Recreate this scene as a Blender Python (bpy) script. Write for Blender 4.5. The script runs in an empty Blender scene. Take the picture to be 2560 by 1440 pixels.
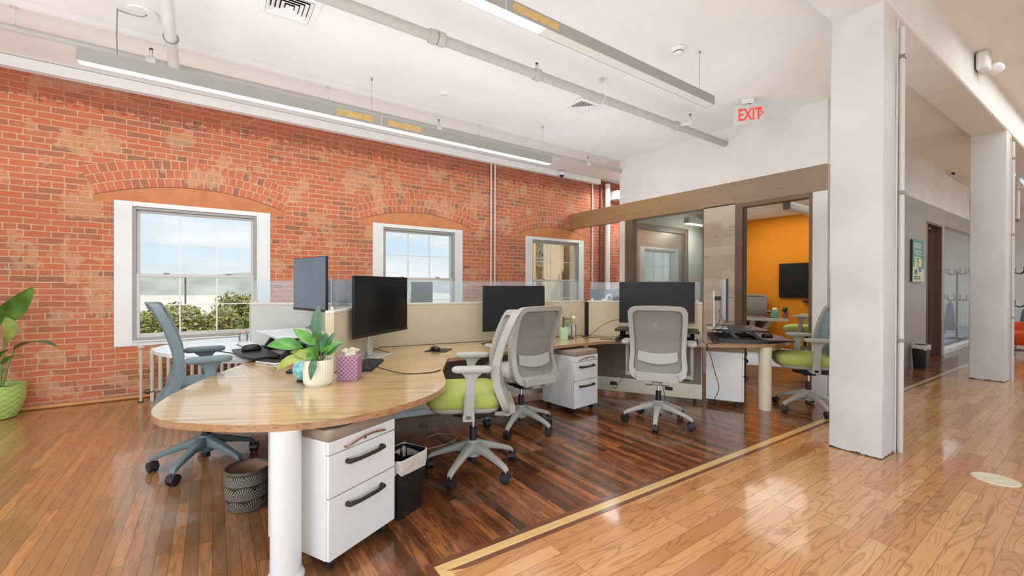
import bpy, math, random
from mathutils import Vector, Matrix
random.seed(7)
C = bpy.context.scene.collection
PI = math.pi

# ------------------------------------------------------------------ helpers
def lin(c):
    c = c / 255.0
    return c / 12.92 if c <= 0.04045 else ((c + 0.055) / 1.055) ** 2.4
def rgb(r, g, b, a=1.0):
    return (lin(r), lin(g), lin(b), a)

class MB:
    """collects shapes into one mesh"""
    def __init__(s):
        s.v = []; s.f = []
    def add(s, vs, fs):
        o = len(s.v); s.v += [tuple(p) for p in vs]; s.f += [tuple(i + o for i in f) for f in fs]; return s
    def box(s, x0, x1, y0, y1, z0, z1, M=None):
        vs = [Vector((x, y, z)) for x in (x0, x1) for y in (y0, y1) for z in (z0, z1)]
        if M: vs = [M @ p for p in vs]
        return s.add(vs, [(0, 1, 3, 2), (4, 6, 7, 5), (0, 4, 5, 1), (2, 3, 7, 6), (0, 2, 6, 4), (1, 5, 7, 3)])
    def obox(s, c, ax, l, w, h, z0):
        """box of length l along angle ax (radians), width w, from z0 up h, centred at c"""
        M = Matrix.Translation((c[0], c[1], z0)) @ Matrix.Rotation(ax, 4, 'Z')
        return s.box(-l / 2, l / 2, -w / 2, w / 2, 0, h, M)
    def wallseg(s, a, b, t, z0, z1):
        """upright slab from a to b, thickness t centred on the line"""
        d = Vector((b[0] - a[0], b[1] - a[1])); L = d.length; an = math.atan2(d.y, d.x)
        return s.obox(((a[0] + b[0]) / 2, (a[1] + b[1]) / 2), an, L, t, z1 - z0, z0)
    def prism(s, poly, z0, z1, M=None):
        n = len(poly)
        ar = sum(poly[i][0] * poly[(i + 1) % n][1] - poly[(i + 1) % n][0] * poly[i][1] for i in range(n))
        if ar < 0: poly = poly[::-1]
        vs = [Vector((p[0], p[1], z0)) for p in poly] + [Vector((p[0], p[1], z1)) for p in poly]
        if M: vs = [M @ p for p in vs]
        fs = [tuple(range(n - 1, -1, -1)), tuple(range(n, 2 * n))]
        fs += [(i, (i + 1) % n, n + (i + 1) % n, n + i) for i in range(n)]
        return s.add(vs, fs)
    def loft(s, loops, cap=True, closed=True):
        n = len(loops[0]); vs = [p for l in loops for p in l]; fs = []
        for k in range(len(loops) - 1):
            for i in range(n if closed else n - 1):
                j = (i + 1) % n
                fs.append((k * n + i, k * n + j, (k + 1) * n + j, (k + 1) * n + i))
        if cap:
            fs.append(tuple(range(n - 1, -1, -1))); m = (len(loops) - 1) * n
            fs.append(tuple(range(m, m + n)))
        return s.add(vs, fs)
    def lathe(s, prof, n=32, c=(0, 0, 0), cap=True, M=None):
        loops = []
        for r, z in prof:
            l = [Vector((c[0] + r * math.cos(2 * PI * i / n), c[1] + r * math.sin(2 * PI * i / n), c[2] + z)) for i in range(n)]
            if M: l = [M @ p for p in l]
            loops.append(l)
        return s.loft(loops, cap)
    def cyl(s, p0, p1, r0, r1=None, n=16):
        r1 = r0 if r1 is None else r1
        p0 = Vector(p0); p1 = Vector(p1); d = (p1 - p0).normalized()
        q = d.to_track_quat('Z', 'Y').to_matrix()
        L = lambda p, r: [p + q @ Vector((r * math.cos(2 * PI * i / n), r * math.sin(2 * PI * i / n), 0)) for i in range(n)]
        return s.loft([L(p0, r0), L(p1, r1)])
    def tube(s, pts, r, n=8, closed=False):
        pts = [Vector(p) for p in pts]; loops = []; N = len(pts); up = None
        for i, p in enumerate(pts):
            a = pts[i - 1] if i > 0 else p; b = pts[i + 1] if i < N - 1 else p
            d = (b - a).normalized()
            if up is None:
                up = Vector((0, 0, 1)) if abs(d.z) < .9 else Vector((1, 0, 0))
            x = d.cross(up).normalized(); up = x.cross(d).normalized()
            rr = r[i] if isinstance(r, (list, tuple)) else r
            loops.append([p + rr * (math.cos(2 * PI * k / n) * x + math.sin(2 * PI * k / n) * up) for k in range(n)])
        return s.loft(loops)
    def sphere(s, c, r, n=16, m=10, M=None):
        rx, ry, rz = r if isinstance(r, (list, tuple)) else (r, r, r)
        loops = []
        for j in range(m + 1):
            t = -PI / 2 + PI * j / m; q = max(math.cos(t), .002)
            l = [Vector((rx * q * math.cos(2 * PI * i / n), ry * q * math.sin(2 * PI * i / n), rz * math.sin(t))) for i in range(n)]
            if M: l = [M @ p for p in l]
            loops.append([p + Vector(c) for p in l])
        return s.loft(loops)
    def grid(s, fn, nu, nv):
        vs = [fn(i / nu, j / nv) for j in range(nv + 1) for i in range(nu + 1)]
        fs = [(j * (nu + 1) + i, j * (nu + 1) + i + 1, (j + 1) * (nu + 1) + i + 1, (j + 1) * (nu + 1) + i) for j in range(nv) for i in range(nu)]
        return s.add(vs, fs)
    def build(s, name, mat, parent=None, bevel=0.0, seg=2, smooth=40, origin=None):
        me = bpy.data.meshes.new(name)
        v = s.v
        if origin is not None:
            v = [(p[0] - origin[0], p[1] - origin[1], p[2] - origin[2]) for p in v]
        me.from_pydata(v, [], s.f); me.update()
        if mat: me.materials.append(mat)
        if smooth:
            me.polygons.foreach_set('use_smooth', [True] * len(me.polygons))
            try: me.set_sharp_from_angle(angle=math.radians(smooth))
            except Exception: pass
        o = bpy.data.objects.new(name, me); C.objects.link(o)
        if origin is not None: o.location = origin
        if parent: o.parent = parent
        if bevel > 0:
            b = o.modifiers.new('bevel', 'BEVEL'); b.width = bevel; b.segments = seg; b.limit_method = 'ANGLE'; b.angle_limit = math.radians(50)
            b.harden_normals = False
        return o

def tag(o, label, cat, group=None, kind=None):
    o['label'] = label; o['category'] = cat
    if group: o['group'] = group
    if kind: o['kind'] = kind
    return o
def struct(o, label=None):
    o['kind'] = 'structure'
    if label: o['label'] = label
    return o
def thing(name, label, cat, loc=(0, 0, 0), rz=0.0, group=None):
    o = bpy.data.objects.new(name, None); C.objects.link(o)
    o.empty_display_size = .1
    o.location = loc; o.rotation_euler = (0, 0, rz)
    return tag(o, label, cat, group)
def dup(root, loc, rz, label, group=None):
    def rec(o, par):
        c = o.copy(); C.objects.link(c)
        if par: c.parent = par
        for ch in list(o.children): rec(ch, c)
        return c
    r = rec(root, None); r.location = loc; r.rotation_euler = (0, 0, rz); r['label'] = label
    if group: r['group'] = group
    return r
def crom(pts, n=6, closed=False):
    """Catmull-Rom through points"""
    P = [Vector(p) for p in pts]; out = []; N = len(P)
    rng = range(N) if closed else range(N - 1)
    for i in rng:
        p1, p2 = P[i], P[(i + 1) % N]
        p0 = P[i - 1] if (closed or i > 0) else p1 * 2 - p2
        p3 = P[(i + 2) % N] if (closed or i < N - 2) else p2 * 2 - p1
        for k in range(n):
            t = k / n
            out.append(.5 * ((2 * p1) + (p2 - p0) * t + (2 * p0 - 5 * p1 + 4 * p2 - p3) * t * t + (3 * p1 - p0 - 3 * p2 + p3) * t ** 3))
    if not closed: out.append(P[-1])
    return out
def rrect(w, h, r, n=5):
    """rounded rectangle outline, centred"""
    out = []
    for cx, cy, a0 in ((w / 2 - r, h / 2 - r, 0), (-w / 2 + r, h / 2 - r, PI / 2), (-w / 2 + r, -h / 2 + r, PI), (w / 2 - r, -h / 2 + r, 1.5 * PI)):
        for k in range(n + 1):
            a = a0 + PI / 2 * k / n
            out.append((cx + r * math.cos(a), cy + r * math.sin(a)))
    return out

# ------------------------------------------------------------------ materials
def new_mat(name):
    m = bpy.data.materials.new(name); m.use_nodes = True
    nt = m.node_tree; b = nt.nodes['Principled BSDF']
    return m, nt, b
class G:
    """small node-graph helper"""
    def __init__(s, nt): s.nt = nt
    def n(s, t, **kw):
        nd = s.nt.nodes.new(t)
        for k, v in kw.items(): setattr(nd, k, v)
        return nd
    def link(s, a, b): s.nt.links.new(a, b)
    def val(s, sock, v):
        if hasattr(v, 'is_linked') or isinstance(v, bpy.types.NodeSocket): s.link(v, sock)
        else: sock.default_value = v
    def math(s, op, a, b=0.0, c=0.0):
        nd = s.n('ShaderNodeMath', operation=op)
        s.val(nd.inputs[0], a); s.val(nd.inputs[1], b)
        if len(nd.inputs) > 2: s.val(nd.inputs[2], c)
        return nd.outputs[0]
    def mix(s, f, a, b, mode='MIX'):
        nd = s.n('ShaderNodeMix', data_type='RGBA', blend_type=mode)
        s.val(nd.inputs[0], f); s.val(nd.inputs[6], a); s.val(nd.inputs[7], b)
        return nd.outputs[2]
    def comb(s, x, y, z=0.0):
        nd = s.n('ShaderNodeCombineXYZ'); s.val(nd.inputs[0], x); s.val(nd.inputs[1], y); s.val(nd.inputs[2], z); return nd.outputs[0]
    def sep(s, v):
        nd = s.n('ShaderNodeSeparateXYZ'); s.link(v, nd.inputs[0]); return nd.outputs
    def noise(s, vec, scale, detail=4, rough=.5, dist=0.0):
        nd = s.n('ShaderNodeTexNoise'); s.link(vec, nd.inputs['Vector'])
        nd.inputs['Scale'].default_value = scale; nd.inputs['Detail'].default_value = detail
        nd.inputs['Roughness'].default_value = rough; nd.inputs['Distortion'].default_value = dist
        return nd.outputs['Fac']
    def ramp(s, fac, stops, interp='LINEAR'):
        nd = s.n('ShaderNodeValToRGB'); cr = nd.color_ramp; cr.interpolation = interp
        while len(cr.elements) > 1: cr.elements.remove(cr.elements[-1])
        cr.elements[0].position = stops[0][0]; cr.elements[0].color = stops[0][1]
        for p, c in stops[1:]:
            e = cr.elements.new(p); e.color = c
        s.val(nd.inputs[0], fac); return nd.outputs[0]
    def bump(s, h, strength=.3, dist=.01):
        nd = s.n('ShaderNodeBump'); nd.inputs['Strength'].default_value = strength; nd.inputs['Distance'].default_value = dist
        s.link(h, nd.inputs['Height']); return nd.outputs[0]
    def obj(s): return s.n('ShaderNodeTexCoord').outputs['Object']
    def scale(s, v, x, y, z):
        nd = s.n('ShaderNodeMapping'); nd.inputs['Scale'].default_value = (x, y, z); s.link(v, nd.inputs[0]); return nd.outputs[0]
    def rotz(s, v, a):
        nd = s.n('ShaderNodeMapping'); nd.inputs['Rotation'].default_value = (0, 0, a); s.link(v, nd.inputs[0]); return nd.outputs[0]

def flat(name, col, rough=.5, metal=0.0, spec=.5, var=.06, vs=6.0, coat=0.0, bump=0.0):
    """plain surface with a little procedural tone variation"""
    m, nt, b = new_mat(name); g = G(nt)
    f = g.noise(g.obj(), vs, 3)
    lo = tuple(c * (1 - var) for c in col[:3]) + (1,); hi = tuple(min(c * (1 + var), 1) for c in col[:3]) + (1,)
    g.link(g.ramp(f, [(.3, lo), (.7, hi)]), b.inputs['Base Color'])
    b.inputs['Roughness'].default_value = rough; b.inputs['Metallic'].default_value = metal
    b.inputs['Specular IOR Level'].default_value = spec
    b.inputs['Coat Weight'].default_value = coat; b.inputs['Coat Roughness'].default_value = .1
    if bump: g.link(g.bump(g.noise(g.obj(), vs * 25, 2), bump, .002), b.inputs['Normal'])
    return m
def emis(name, col, st):
    m, nt, b = new_mat(name)
    b.inputs['Base Color'].default_value = col; b.inputs['Emission Color'].default_value = col; b.inputs['Emission Strength'].default_value = st
    return m
def glassy(name, tint, alpha, rough=.02, spec=.5):
    """thin pane: mostly see-through with a clear-coat reflection"""
    m, nt, b = new_mat(name); g = G(nt)
    tr = g.n('ShaderNodeBsdfTransparent'); tr.inputs[0].default_value = tint
    gl = g.n('ShaderNodeBsdfGlossy'); gl.inputs['Roughness'].default_value = rough; gl.inputs[0].default_value = (1, 1, 1, 1)
    df = g.n('ShaderNodeBsdfDiffuse'); df.inputs[0].default_value = tint
    fr = g.n('ShaderNodeFresnel'); fr.inputs[0].default_value = 1.45
    f2 = g.math('MULTIPLY', fr.outputs[0], spec * 2)
    m0 = g.n('ShaderNodeMixShader'); m0.inputs[0].default_value = alpha; g.link(tr.outputs[0], m0.inputs[1]); g.link(df.outputs[0], m0.inputs[2])
    m1 = g.n('ShaderNodeMixShader'); g.link(f2, m1.inputs[0]); g.link(m0.outputs[0], m1.inputs[1]); g.link(gl.outputs[0], m1.inputs[2])
    g.link(m1.outputs[0], nt.nodes['Material Output'].inputs[0])
    return m

WIN_X0, WIN_DX = -0.148, 3.118
def brick_mat():
    m, nt, b = new_mat('brickwork'); g = G(nt)
    x, y, z = g.sep(g.obj())
    ob = g.obj()
    # small wobble so that the courses are not ruler straight
    wob = g.math('MULTIPLY', g.math('SUBTRACT', g.noise(ob, 2.2, 2), .5), .035)
    zw = g.math('ADD', z, wob)
    wall = g.comb(x, zw)
    def bricks(vec, w, h, off, freq, mort):
        nd = g.n('ShaderNodeTexBrick', offset=off, offset_frequency=freq); g.link(vec, nd.inputs['Vector'])
        nd.inputs['Scale'].default_value = 1; nd.inputs['Brick Width'].default_value = w; nd.inputs['Row Height'].default_value = h
        nd.inputs['Mortar Size'].default_value = mort; nd.inputs['Mortar Smooth'].default_value = .35; nd.inputs['Bias'].default_value = 0
        nd.inputs['Color1'].default_value = (0, 0, 0, 1); nd.inputs['Color2'].default_value = (1, 1, 1, 1); nd.inputs['Mortar'].default_value = (.5, .5, .5, 1)
        return nd.outputs['Color'], nd.outputs['Fac']
    wc, wf = bricks(wall, .215, .0715, .5, 2, .007)
    # header courses every seventh row
    hc_, hf = bricks(wall, .107, .0715, .5, 2, .007)
    row = g.math('FLOOR', g.math('DIVIDE', zw, .0715))
    ish = g.math('LESS_THAN', g.math('FLOORED_MODULO', row, 7.0), .5)
    # relieving arches, one above each window
    xm = g.math('SUBTRACT', g.math('FLOORED_MODULO', g.math('ADD', x, WIN_DX / 2 - WIN_X0), WIN_DX), WIN_DX / 2)
    R0, CZ = 2.727, -0.057
    dz = g.math('SUBTRACT', z, CZ)
    rr = g.math('SQRT', g.math('ADD', g.math('MULTIPLY', xm, xm), g.math('MULTIPLY', dz, dz)))
    an = g.math('ARCTAN2', xm, dz)
    rel = g.math('SUBTRACT', rr, R0)
    ring = g.comb(g.math('MULTIPLY', an, R0), rel)
    rc, rf = bricks(ring, .079, .113, .3, 2, .006)
    a_in = g.math('LESS_THAN', g.math('ABSOLUTE', an), .376)
    inring = g.math('MULTIPLY', a_in, g.math('MULTIPLY', g.math('GREATER_THAN', rel, 0.0), g.math('LESS_THAN', rel, .34)))
    infill = g.math('MULTIPLY', g.math('LESS_THAN', rel, 0.0), g.math('MULTIPLY', g.math('GREATER_THAN', z, 2.40), g.math('LESS_THAN', g.math('ABSOLUTE', xm), 1.01)))
    crack = g.math('MULTIPLY', a_in, g.math('LESS_THAN', g.math('ABSOLUTE', rel), .005))
    c0 = g.mix(ish, wc, hc_); c1 = g.mix(inring, c0, rc)
    def fmix(f, a, bb):
        return g.math('ADD', g.math('MULTIPLY', a, g.math('SUBTRACT', 1.0, f)), g.math('MULTIPLY', bb, f))
    f1 = fmix(inring, fmix(ish, wf, hf), rf)
    tone = g.ramp(c1, [(0.0, rgb(150, 108, 92)), (.12, rgb(176, 112, 90)), (.3, rgb(196, 112, 84)), (.55, rgb(206, 120, 88)), (.8, rgb(210, 114, 80)), (1.0, rgb(200, 126, 98))])
    n1 = g.noise(ob, 14, 5, .6); n3 = g.noise(ob, 55, 3)
    tone = g.mix(g.math('MULTIPLY', g.math('SUBTRACT', n1, .35), .9), tone, rgb(196, 118, 84))
    tone = g.mix(g.math('MULTIPLY', n3, .18), tone, rgb(120, 62, 48), 'MIX')
    mortar = g.ramp(n1, [(.3, rgb(198, 152, 114)), (.55, rgb(214, 176, 138)), (.75, rgb(194, 160, 122))])
    # smeared mortar: the mortar mask grows where the noise is high
    sm = g.math('MULTIPLY', g.math('GREATER_THAN', g.noise(ob, 3.1, 6, .65), .56), .45)
    fm = g.math('MAXIMUM', f1, sm)
    col = g.mix(fm, tone, mortar)
    # flush patched zones and darker stains
    col = g.mix(g.math('MULTIPLY', g.math('GREATER_THAN', g.noise(ob, 9.0, 2, .5), .71), .55), col, rgb(150, 122, 84))
    col = g.mix(g.math('MULTIPLY', g.math('LESS_THAN', g.math('ADD', z, g.math('MULTIPLY', n1, .2)), .16), .7), col, rgb(190, 140, 122))
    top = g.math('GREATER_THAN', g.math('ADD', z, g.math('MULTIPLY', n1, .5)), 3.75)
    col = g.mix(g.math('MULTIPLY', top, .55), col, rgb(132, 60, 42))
    pl = g.ramp(g.noise(ob, 5, 5), [(.3, rgb(190, 120, 78)), (.7, rgb(208, 138, 94))])
    col = g.mix(infill, col, pl)
    col = g.mix(g.math('MULTIPLY', crack, .8), col, rgb(90, 50, 36))
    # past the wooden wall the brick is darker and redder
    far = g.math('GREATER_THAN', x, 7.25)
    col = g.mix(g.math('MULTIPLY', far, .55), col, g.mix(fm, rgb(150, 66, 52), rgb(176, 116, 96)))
    g.link(col, b.inputs['Base Color'])
    b.inputs['Roughness'].default_value = .82; b.inputs['Specular IOR Level'].default_value = .25
    h = g.math('ADD', g.math('MULTIPLY', g.math('SUBTRACT', 1.0, g.math('MULTIPLY', fm, g.math('SUBTRACT', 1.0, infill))), 1.0), g.math('MULTIPLY', n3, .5))
    g.link(g.bump(h, .55, .008), b.inputs['Normal'])
    return m

def floor_mat(name, along, plen, pw, pal, grain, rough, coat, warm=None, wear_glare=0.0, gs=(1.0, 12.0)):
    """strip flooring; along = 'X' or 'Y' is the direction of the boards"""
    m, nt, b = new_mat(name); g = G(nt)
    ob = g.obj(); x, y, z = g.sep(ob)
    u, v = (x, y) if along == 'X' else (y, x)
    nd = g.n('ShaderNodeTexBrick', offset=.37, offset_frequency=3); g.link(g.comb(u, v), nd.inputs['Vector'])
    for k, val in (('Scale', 1), ('Brick Width', plen), ('Row Height', pw), ('Mortar Size', .0018), ('Mortar Smooth', .2), ('Bias', 0)):
        nd.inputs[k].default_value = val
    nd.inputs['Color1'].default_value = (0, 0, 0, 1); nd.inputs['Color2'].default_value = (1, 1, 1, 1); nd.inputs['Mortar'].default_value = (.5, .5, .5, 1)
    rnd = nd.outputs['Color']; mf = nd.outputs['Fac']
    # every board shifts its grain
    sh = g.math('MULTIPLY', rnd, 37.0)
    rowi = g.math('FLOOR', g.math('DIVIDE', v, pw))
    gv = g.comb(g.math('ADD', g.math('MULTIPLY', u, gs[0]), sh), g.math('ADD', g.math('MULTIPLY', v, gs[1]), g.math('MULTIPLY', rowi, 3.7)), sh)
    w1 = g.noise(gv, 1.0, 1.5, .45, .25)
    rings = g.math('ABSOLUTE', g.math('SINE', g.math('MULTIPLY', w1, grain)))
    fine = g.noise(g.comb(g.math('MULTIPLY', u, 6.0), g.math('MULTIPLY', v, 160.0), sh), 1.0, 3, .6)
    base = g.ramp(rnd, pal)
    dark = g.mix(1.0, base, (.42, .33, .26, 1), 'MULTIPLY')
    line = g.ramp(rings, [(0.0, (1, 1, 1, 1)), (.25, (.55, .55, .55, 1)), (.55, (0, 0, 0, 1))])
    msk = g.math('GREATER_THAN', g.noise(g.comb(g.math('ADD', u, sh), v, 0.0), 1.1, 1), .38)
    col = g.mix(g.math('MULTIPLY', g.math('MULTIPLY', line, .85), g.math('ADD', g.math('MULTIPLY', msk, .75), .25)), base, dark)
    col = g.mix(g.math('MULTIPLY', g.math('SUBTRACT', fine, .3), .5), col, g.mix(1.0, base, (.6, .5, .42, 1), 'MULTIPLY'))
    if warm:
        col = g.mix(g.math('MULTIPLY', g.noise(ob, .6, 2), .5), col, warm)
    if wear_glare > 0:
        sc_ = g.noise(g.comb(g.math('MULTIPLY', u, 7.0), g.math('MULTIPLY', v, 46.0), 0.0), 1.2, 6, .78)
        col = g.mix(g.math('MULTIPLY', g.math('GREATER_THAN', sc_, .66), wear_glare), col, rgb(196, 160, 110))
        st = g.noise(g.comb(g.math('MULTIPLY', u, 2.4), g.math('MULTIPLY', v, 14.0), 0.0), 1.7, 5, .72)
        col = g.mix(g.math('MULTIPLY', g.math('GREATER_THAN', st, .54), .55), col, rgb(56, 36, 24))
    if wear_glare > 0:
        # window glare painted in as paler boards towards the window bay
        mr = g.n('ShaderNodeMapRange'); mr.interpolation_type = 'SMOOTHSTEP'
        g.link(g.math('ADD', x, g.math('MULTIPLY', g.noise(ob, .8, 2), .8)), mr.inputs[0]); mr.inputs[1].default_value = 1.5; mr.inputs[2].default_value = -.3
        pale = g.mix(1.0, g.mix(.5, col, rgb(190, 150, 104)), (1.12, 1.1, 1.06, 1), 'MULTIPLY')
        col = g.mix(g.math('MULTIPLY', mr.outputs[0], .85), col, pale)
    col = g.mix(g.math('MULTIPLY', mf, .65), col, rgb(60, 34, 18))
    g.link(col, b.inputs['Base Color'])
    rg = g.ramp(g.noise(ob, 3.0, 4), [(.3, (rough * .7,) * 3 + (1,)), (.7, (rough * 1.3,) * 3 + (1,))])
    g.link(rg, b.inputs['Roughness'])
    b.inputs['Coat Weight'].default_value = coat; b.inputs['Coat Roughness'].default_value = .07
    b.inputs['Specular IOR Level'].default_value = .5
    hh = g.math('ADD', g.math('MULTIPLY', mf, -1.0), g.math('MULTIPLY', g.noise(ob, 2.0, 2), 1.6))
    bmp = g.bump(hh, .12, .01)
    g.link(bmp, b.inputs['Normal'])
    g.link(g.bump(hh, .1, .008), b.inputs['Coat Normal'])
    return m

def laminate(name, ang, c0, c1, c2, rough=.3):
    """zebra-line wood laminate with the grain running along ang"""
    m, nt, b = new_mat(name); g = G(nt)
    p = g.rotz(g.obj(), -ang); x, y, z = g.sep(p)
    v = g.comb(g.math('MULTIPLY', x, .9), g.math('MULTIPLY', y, 46.0), g.math('MULTIPLY', z, 46.0))
    n = g.noise(v, 1.0, 4, .6, .2)
    n2 = g.noise(g.comb(g.math('MULTIPLY', x, 3.0), g.math('MULTIPLY', y, 200.0), g.math('MULTIPLY', z, 200.0)), 1.0, 2)
    col = g.ramp(n, [(.33, c0), (.42, c1), (.50, c2), (.55, c1), (.60, c0), (.66, c2)])
    col = g.mix(g.math('MULTIPLY', n2, .25), col, c0)
    g.link(col, b.inputs['Base Color']); b.inputs['Roughness'].default_value = rough
    b.inputs['Coat Weight'].default_value = .9; b.inputs['Coat Roughness'].default_value = .13
    return m
def plaster(name, col, bump=.15, var=.05, rough=.75, scale=1.6):
    m, nt, b = new_mat(name); g = G(nt); ob = g.obj()
    n = g.noise(ob, scale, 4); lo = tuple(c * (1 - var) for c in col[:3]) + (1,); hi = tuple(min(1, c * (1 + var)) for c in col[:3]) + (1,)
    g.link(g.ramp(n, [(.3, lo), (.7, hi)]), b.inputs['Base Color']); b.inputs['Roughness'].default_value = rough
    b.inputs['Specular IOR Level'].default_value = .3
    g.link(g.bump(g.noise(ob, 6, 4), bump, .02), b.inputs['Normal'])
    return m
def woodwall_mat(name, tint, tint2=None):
    """greyed flat timber cladding, long horizontal boards"""
    m, nt, b = new_mat(name); g = G(nt); x, y, z = g.sep(g.obj())
    s = g.math('ADD', x, y)
    nd = g.n('ShaderNodeTexBrick', offset=.43, offset_frequency=2); g.link(g.comb(s, z), nd.inputs['Vector'])
    for k, val in (('Scale', 1), ('Brick Width', .95), ('Row Height', .127), ('Mortar Size', .0008), ('Bias', 0)): nd.inputs[k].default_value = val
    nd.inputs['Color1'].default_value = (0, 0, 0, 1); nd.inputs['Color2'].default_value = (1, 1, 1, 1); nd.inputs['Mortar'].default_value = (.5, .5, .5, 1)
    base = g.ramp(nd.outputs['Color'], [(0, tint[0]), (.5, tint[1]), (1, tint[2])])
    if tint2:
        mr = g.n('ShaderNodeMapRange'); mr.interpolation_type = 'SMOOTHSTEP'; g.link(y, mr.inputs[0]); mr.inputs[1].default_value = 2.6; mr.inputs[2].default_value = 5.6
        base = g.mix(mr.outputs[0], base, g.ramp(nd.outputs['Color'], [(0, tint2[0]), (.5, tint2[1]), (1, tint2[2])]))  # warm tint towards the brick wall paints in the change of light
    n = g.noise(g.comb(g.math('MULTIPLY', s, 2.0), g.math('MULTIPLY', z, 38.0), 0.0), 1.0, 5, .6, .5)
    col = g.mix(g.math('MULTIPLY', g.math('SUBTRACT', n, .3), .8), base, tint[3])
    k = g.noise(g.comb(g.math('MULTIPLY', s, 3.0), g.math('MULTIPLY', z, 9.0), 0.0), 1.5, 2)
    col = g.mix(g.math('MULTIPLY', g.math('GREATER_THAN', k, .68), .4), col, rgb(96, 82, 66))
    g.link(col, b.inputs['Base Color']); b.inputs['Roughness'].default_value = .38
    b.inputs['Specular IOR Level'].default_value = .5
    return m

M = {}
M['brick'] = brick_mat()
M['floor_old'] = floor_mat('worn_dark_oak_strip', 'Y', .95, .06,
    [(0, rgb(74, 44, 26)), (.25, rgb(120, 68, 36)), (.5, rgb(146, 88, 48)), (.75, rgb(182, 112, 64)), (1, rgb(108, 58, 32))], 30, .26, .5, wear_glare=.6)
M['floor_oak'] = floor_mat('honey_oak_strip', 'X', .75, .088,
    [(0, rgb(176, 116, 66)), (.25, rgb(204, 144, 88)), (.5, rgb(216, 160, 102)), (.75, rgb(226, 176, 122)), (1, rgb(192, 128, 74))], 42, .2, .45, warm=rgb(208, 142, 80), gs=(1.1, 9.0))
M['strip_maple'] = laminate('maple_inlay', 0, rgb(212, 168, 100), rgb(222, 182, 116), rgb(228, 190, 124))
M['strip_dark'] = laminate('walnut_inlay', 0, rgb(92, 48, 26), rgb(112, 60, 34), rgb(122, 68, 40))
M['plaster'] = plaster('white_plaster', rgb(226, 222, 217))
M['ceiling'] = plaster('white_ceiling_paint', rgb(232, 230, 226), .25, .03)
M['column'] = plaster('chipped_white_column_paint', rgb(226, 225, 222), .5, .04, .55)
def column_mat():
    m, nt, b = new_mat('white_column_with_worn_foot'); g = G(nt); ob = g.obj(); x, y, z = g.sep(ob)
    n = g.noise(ob, 30, 5, .7); n2 = g.noise(ob, 2.0, 4)
    base = g.ramp(n2, [(.3, rgb(205, 204, 201)), (.7, rgb(216, 215, 213))])
    chip = g.math('LESS_THAN', z, g.math('MULTIPLY', g.math('SUBTRACT', n, .3), .06))
    dots = g.math('GREATER_THAN', g.noise(ob, 24, 2), .80)
    c = g.mix(chip, base, rgb(70, 54, 38)); c = g.mix(g.math('MULTIPLY', dots, .5), c, rgb(150, 146, 140))
    g.link(c, b.inputs['Base Color']); b.inputs['Roughness'].default_value = .5
    g.link(g.bump(g.noise(ob, 4, 4), .3, .02), b.inputs['Normal'])
    return m
M['column_foot'] = column_mat()
M['trimwhite'] = flat('white_gloss_trim', rgb(232, 231, 229), .35, var=.02)
M['sash'] = flat('grey_white_vinyl_sash', rgb(205, 202, 196), .4, var=.03)
M['sashgrey'] = flat('grey_sash_track', rgb(165, 162, 156), .45, var=.03)
M['pane'] = glassy('window_pane', (.97, .98, .98, 1), .0, .01, .08)
M['screen_glass'] = glassy('frosted_edge_acrylic', (.90, .95, .98, 1), .13, .05, .35)
M['office_glass'] = glassy('office_glass', (.94, .96, .94, 1), .04, .02, .35)
M['corridor_glass'] = glassy('corridor_glass', (.94, .96, .95, 1), .04, .03, .16)
M['woodwall'] = woodwall_mat('greyed_timber_cladding', [rgb(184, 168, 146), rgb(198, 184, 164), rgb(206, 194, 176), rgb(158, 140, 118)])
M['woodbeam'] = woodwall_mat('warm_timber_cladding', [rgb(142, 120, 96), rgb(152, 130, 106), rgb(146, 124, 100), rgb(118, 98, 76)], [rgb(168, 130, 86), rgb(178, 140, 96), rgb(166, 128, 88), rgb(138, 106, 70)])
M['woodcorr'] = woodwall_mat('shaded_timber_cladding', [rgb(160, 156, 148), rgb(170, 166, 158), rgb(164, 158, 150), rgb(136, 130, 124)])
M['frame_dark'] = woodwall_mat('dark_timber_frame', [rgb(112, 92, 70), rgb(120, 98, 74), rgb(106, 86, 66), rgb(84, 68, 50)])
M['door_brown'] = woodwall_mat('brown_door_veneer', [rgb(92, 56, 38), rgb(98, 60, 42), rgb(88, 52, 36), rgb(70, 42, 30)])
M['orange'] = plaster('orange_wall_paint', rgb(222, 136, 22), .05, .03)
M['conf_white'] = plaster('cool_white_wall', rgb(214, 218, 210), .05, .03)
M['darkblue'] = flat('dark_blue_wall', rgb(48, 48, 92), .7)
c_l = [rgb(150, 114, 70), rgb(196, 160, 108), rgb(212, 180, 128)]
def lam(deg): 
    k = 'lam%d' % deg
    if k not in M: M[k] = laminate('zebra_laminate', math.radians(deg), *c_l)
    return M[k]
M['edge'] = laminate('laminate_edge_band', 0, rgb(140, 98, 62), rgb(170, 122, 80), rgb(182, 136, 92), .4)
M['glare_lam'] = flat('glare_white_laminate', rgb(226, 228, 226), .25, var=.02, coat=.3)  # white stands in for window glare on the wood laminate
M['fabric'] = flat('beige_panel_fabric', rgb(203, 188, 160), .9, var=.03, vs=30, bump=.15)
M['fabric_grey'] = flat('grey_panel_fabric', rgb(192, 192, 184), .9, var=.03, vs=30, bump=.15)
M['taupe'] = flat('taupe_modesty_panel', rgb(126, 108, 94), .7, var=.05)
M['slate_panel'] = flat('slate_blue_modesty_panel', rgb(84, 96, 104), .7, var=.05)
M['cream'] = flat('cream_metal_trim', rgb(210, 204, 188), .45, var=.02)
M['raceway'] = flat('cream_base_raceway', rgb(222, 214, 192), .5, var=.02)
M['black'] = flat('black_plastic', rgb(26, 26, 28), .4, var=.1)
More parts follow.
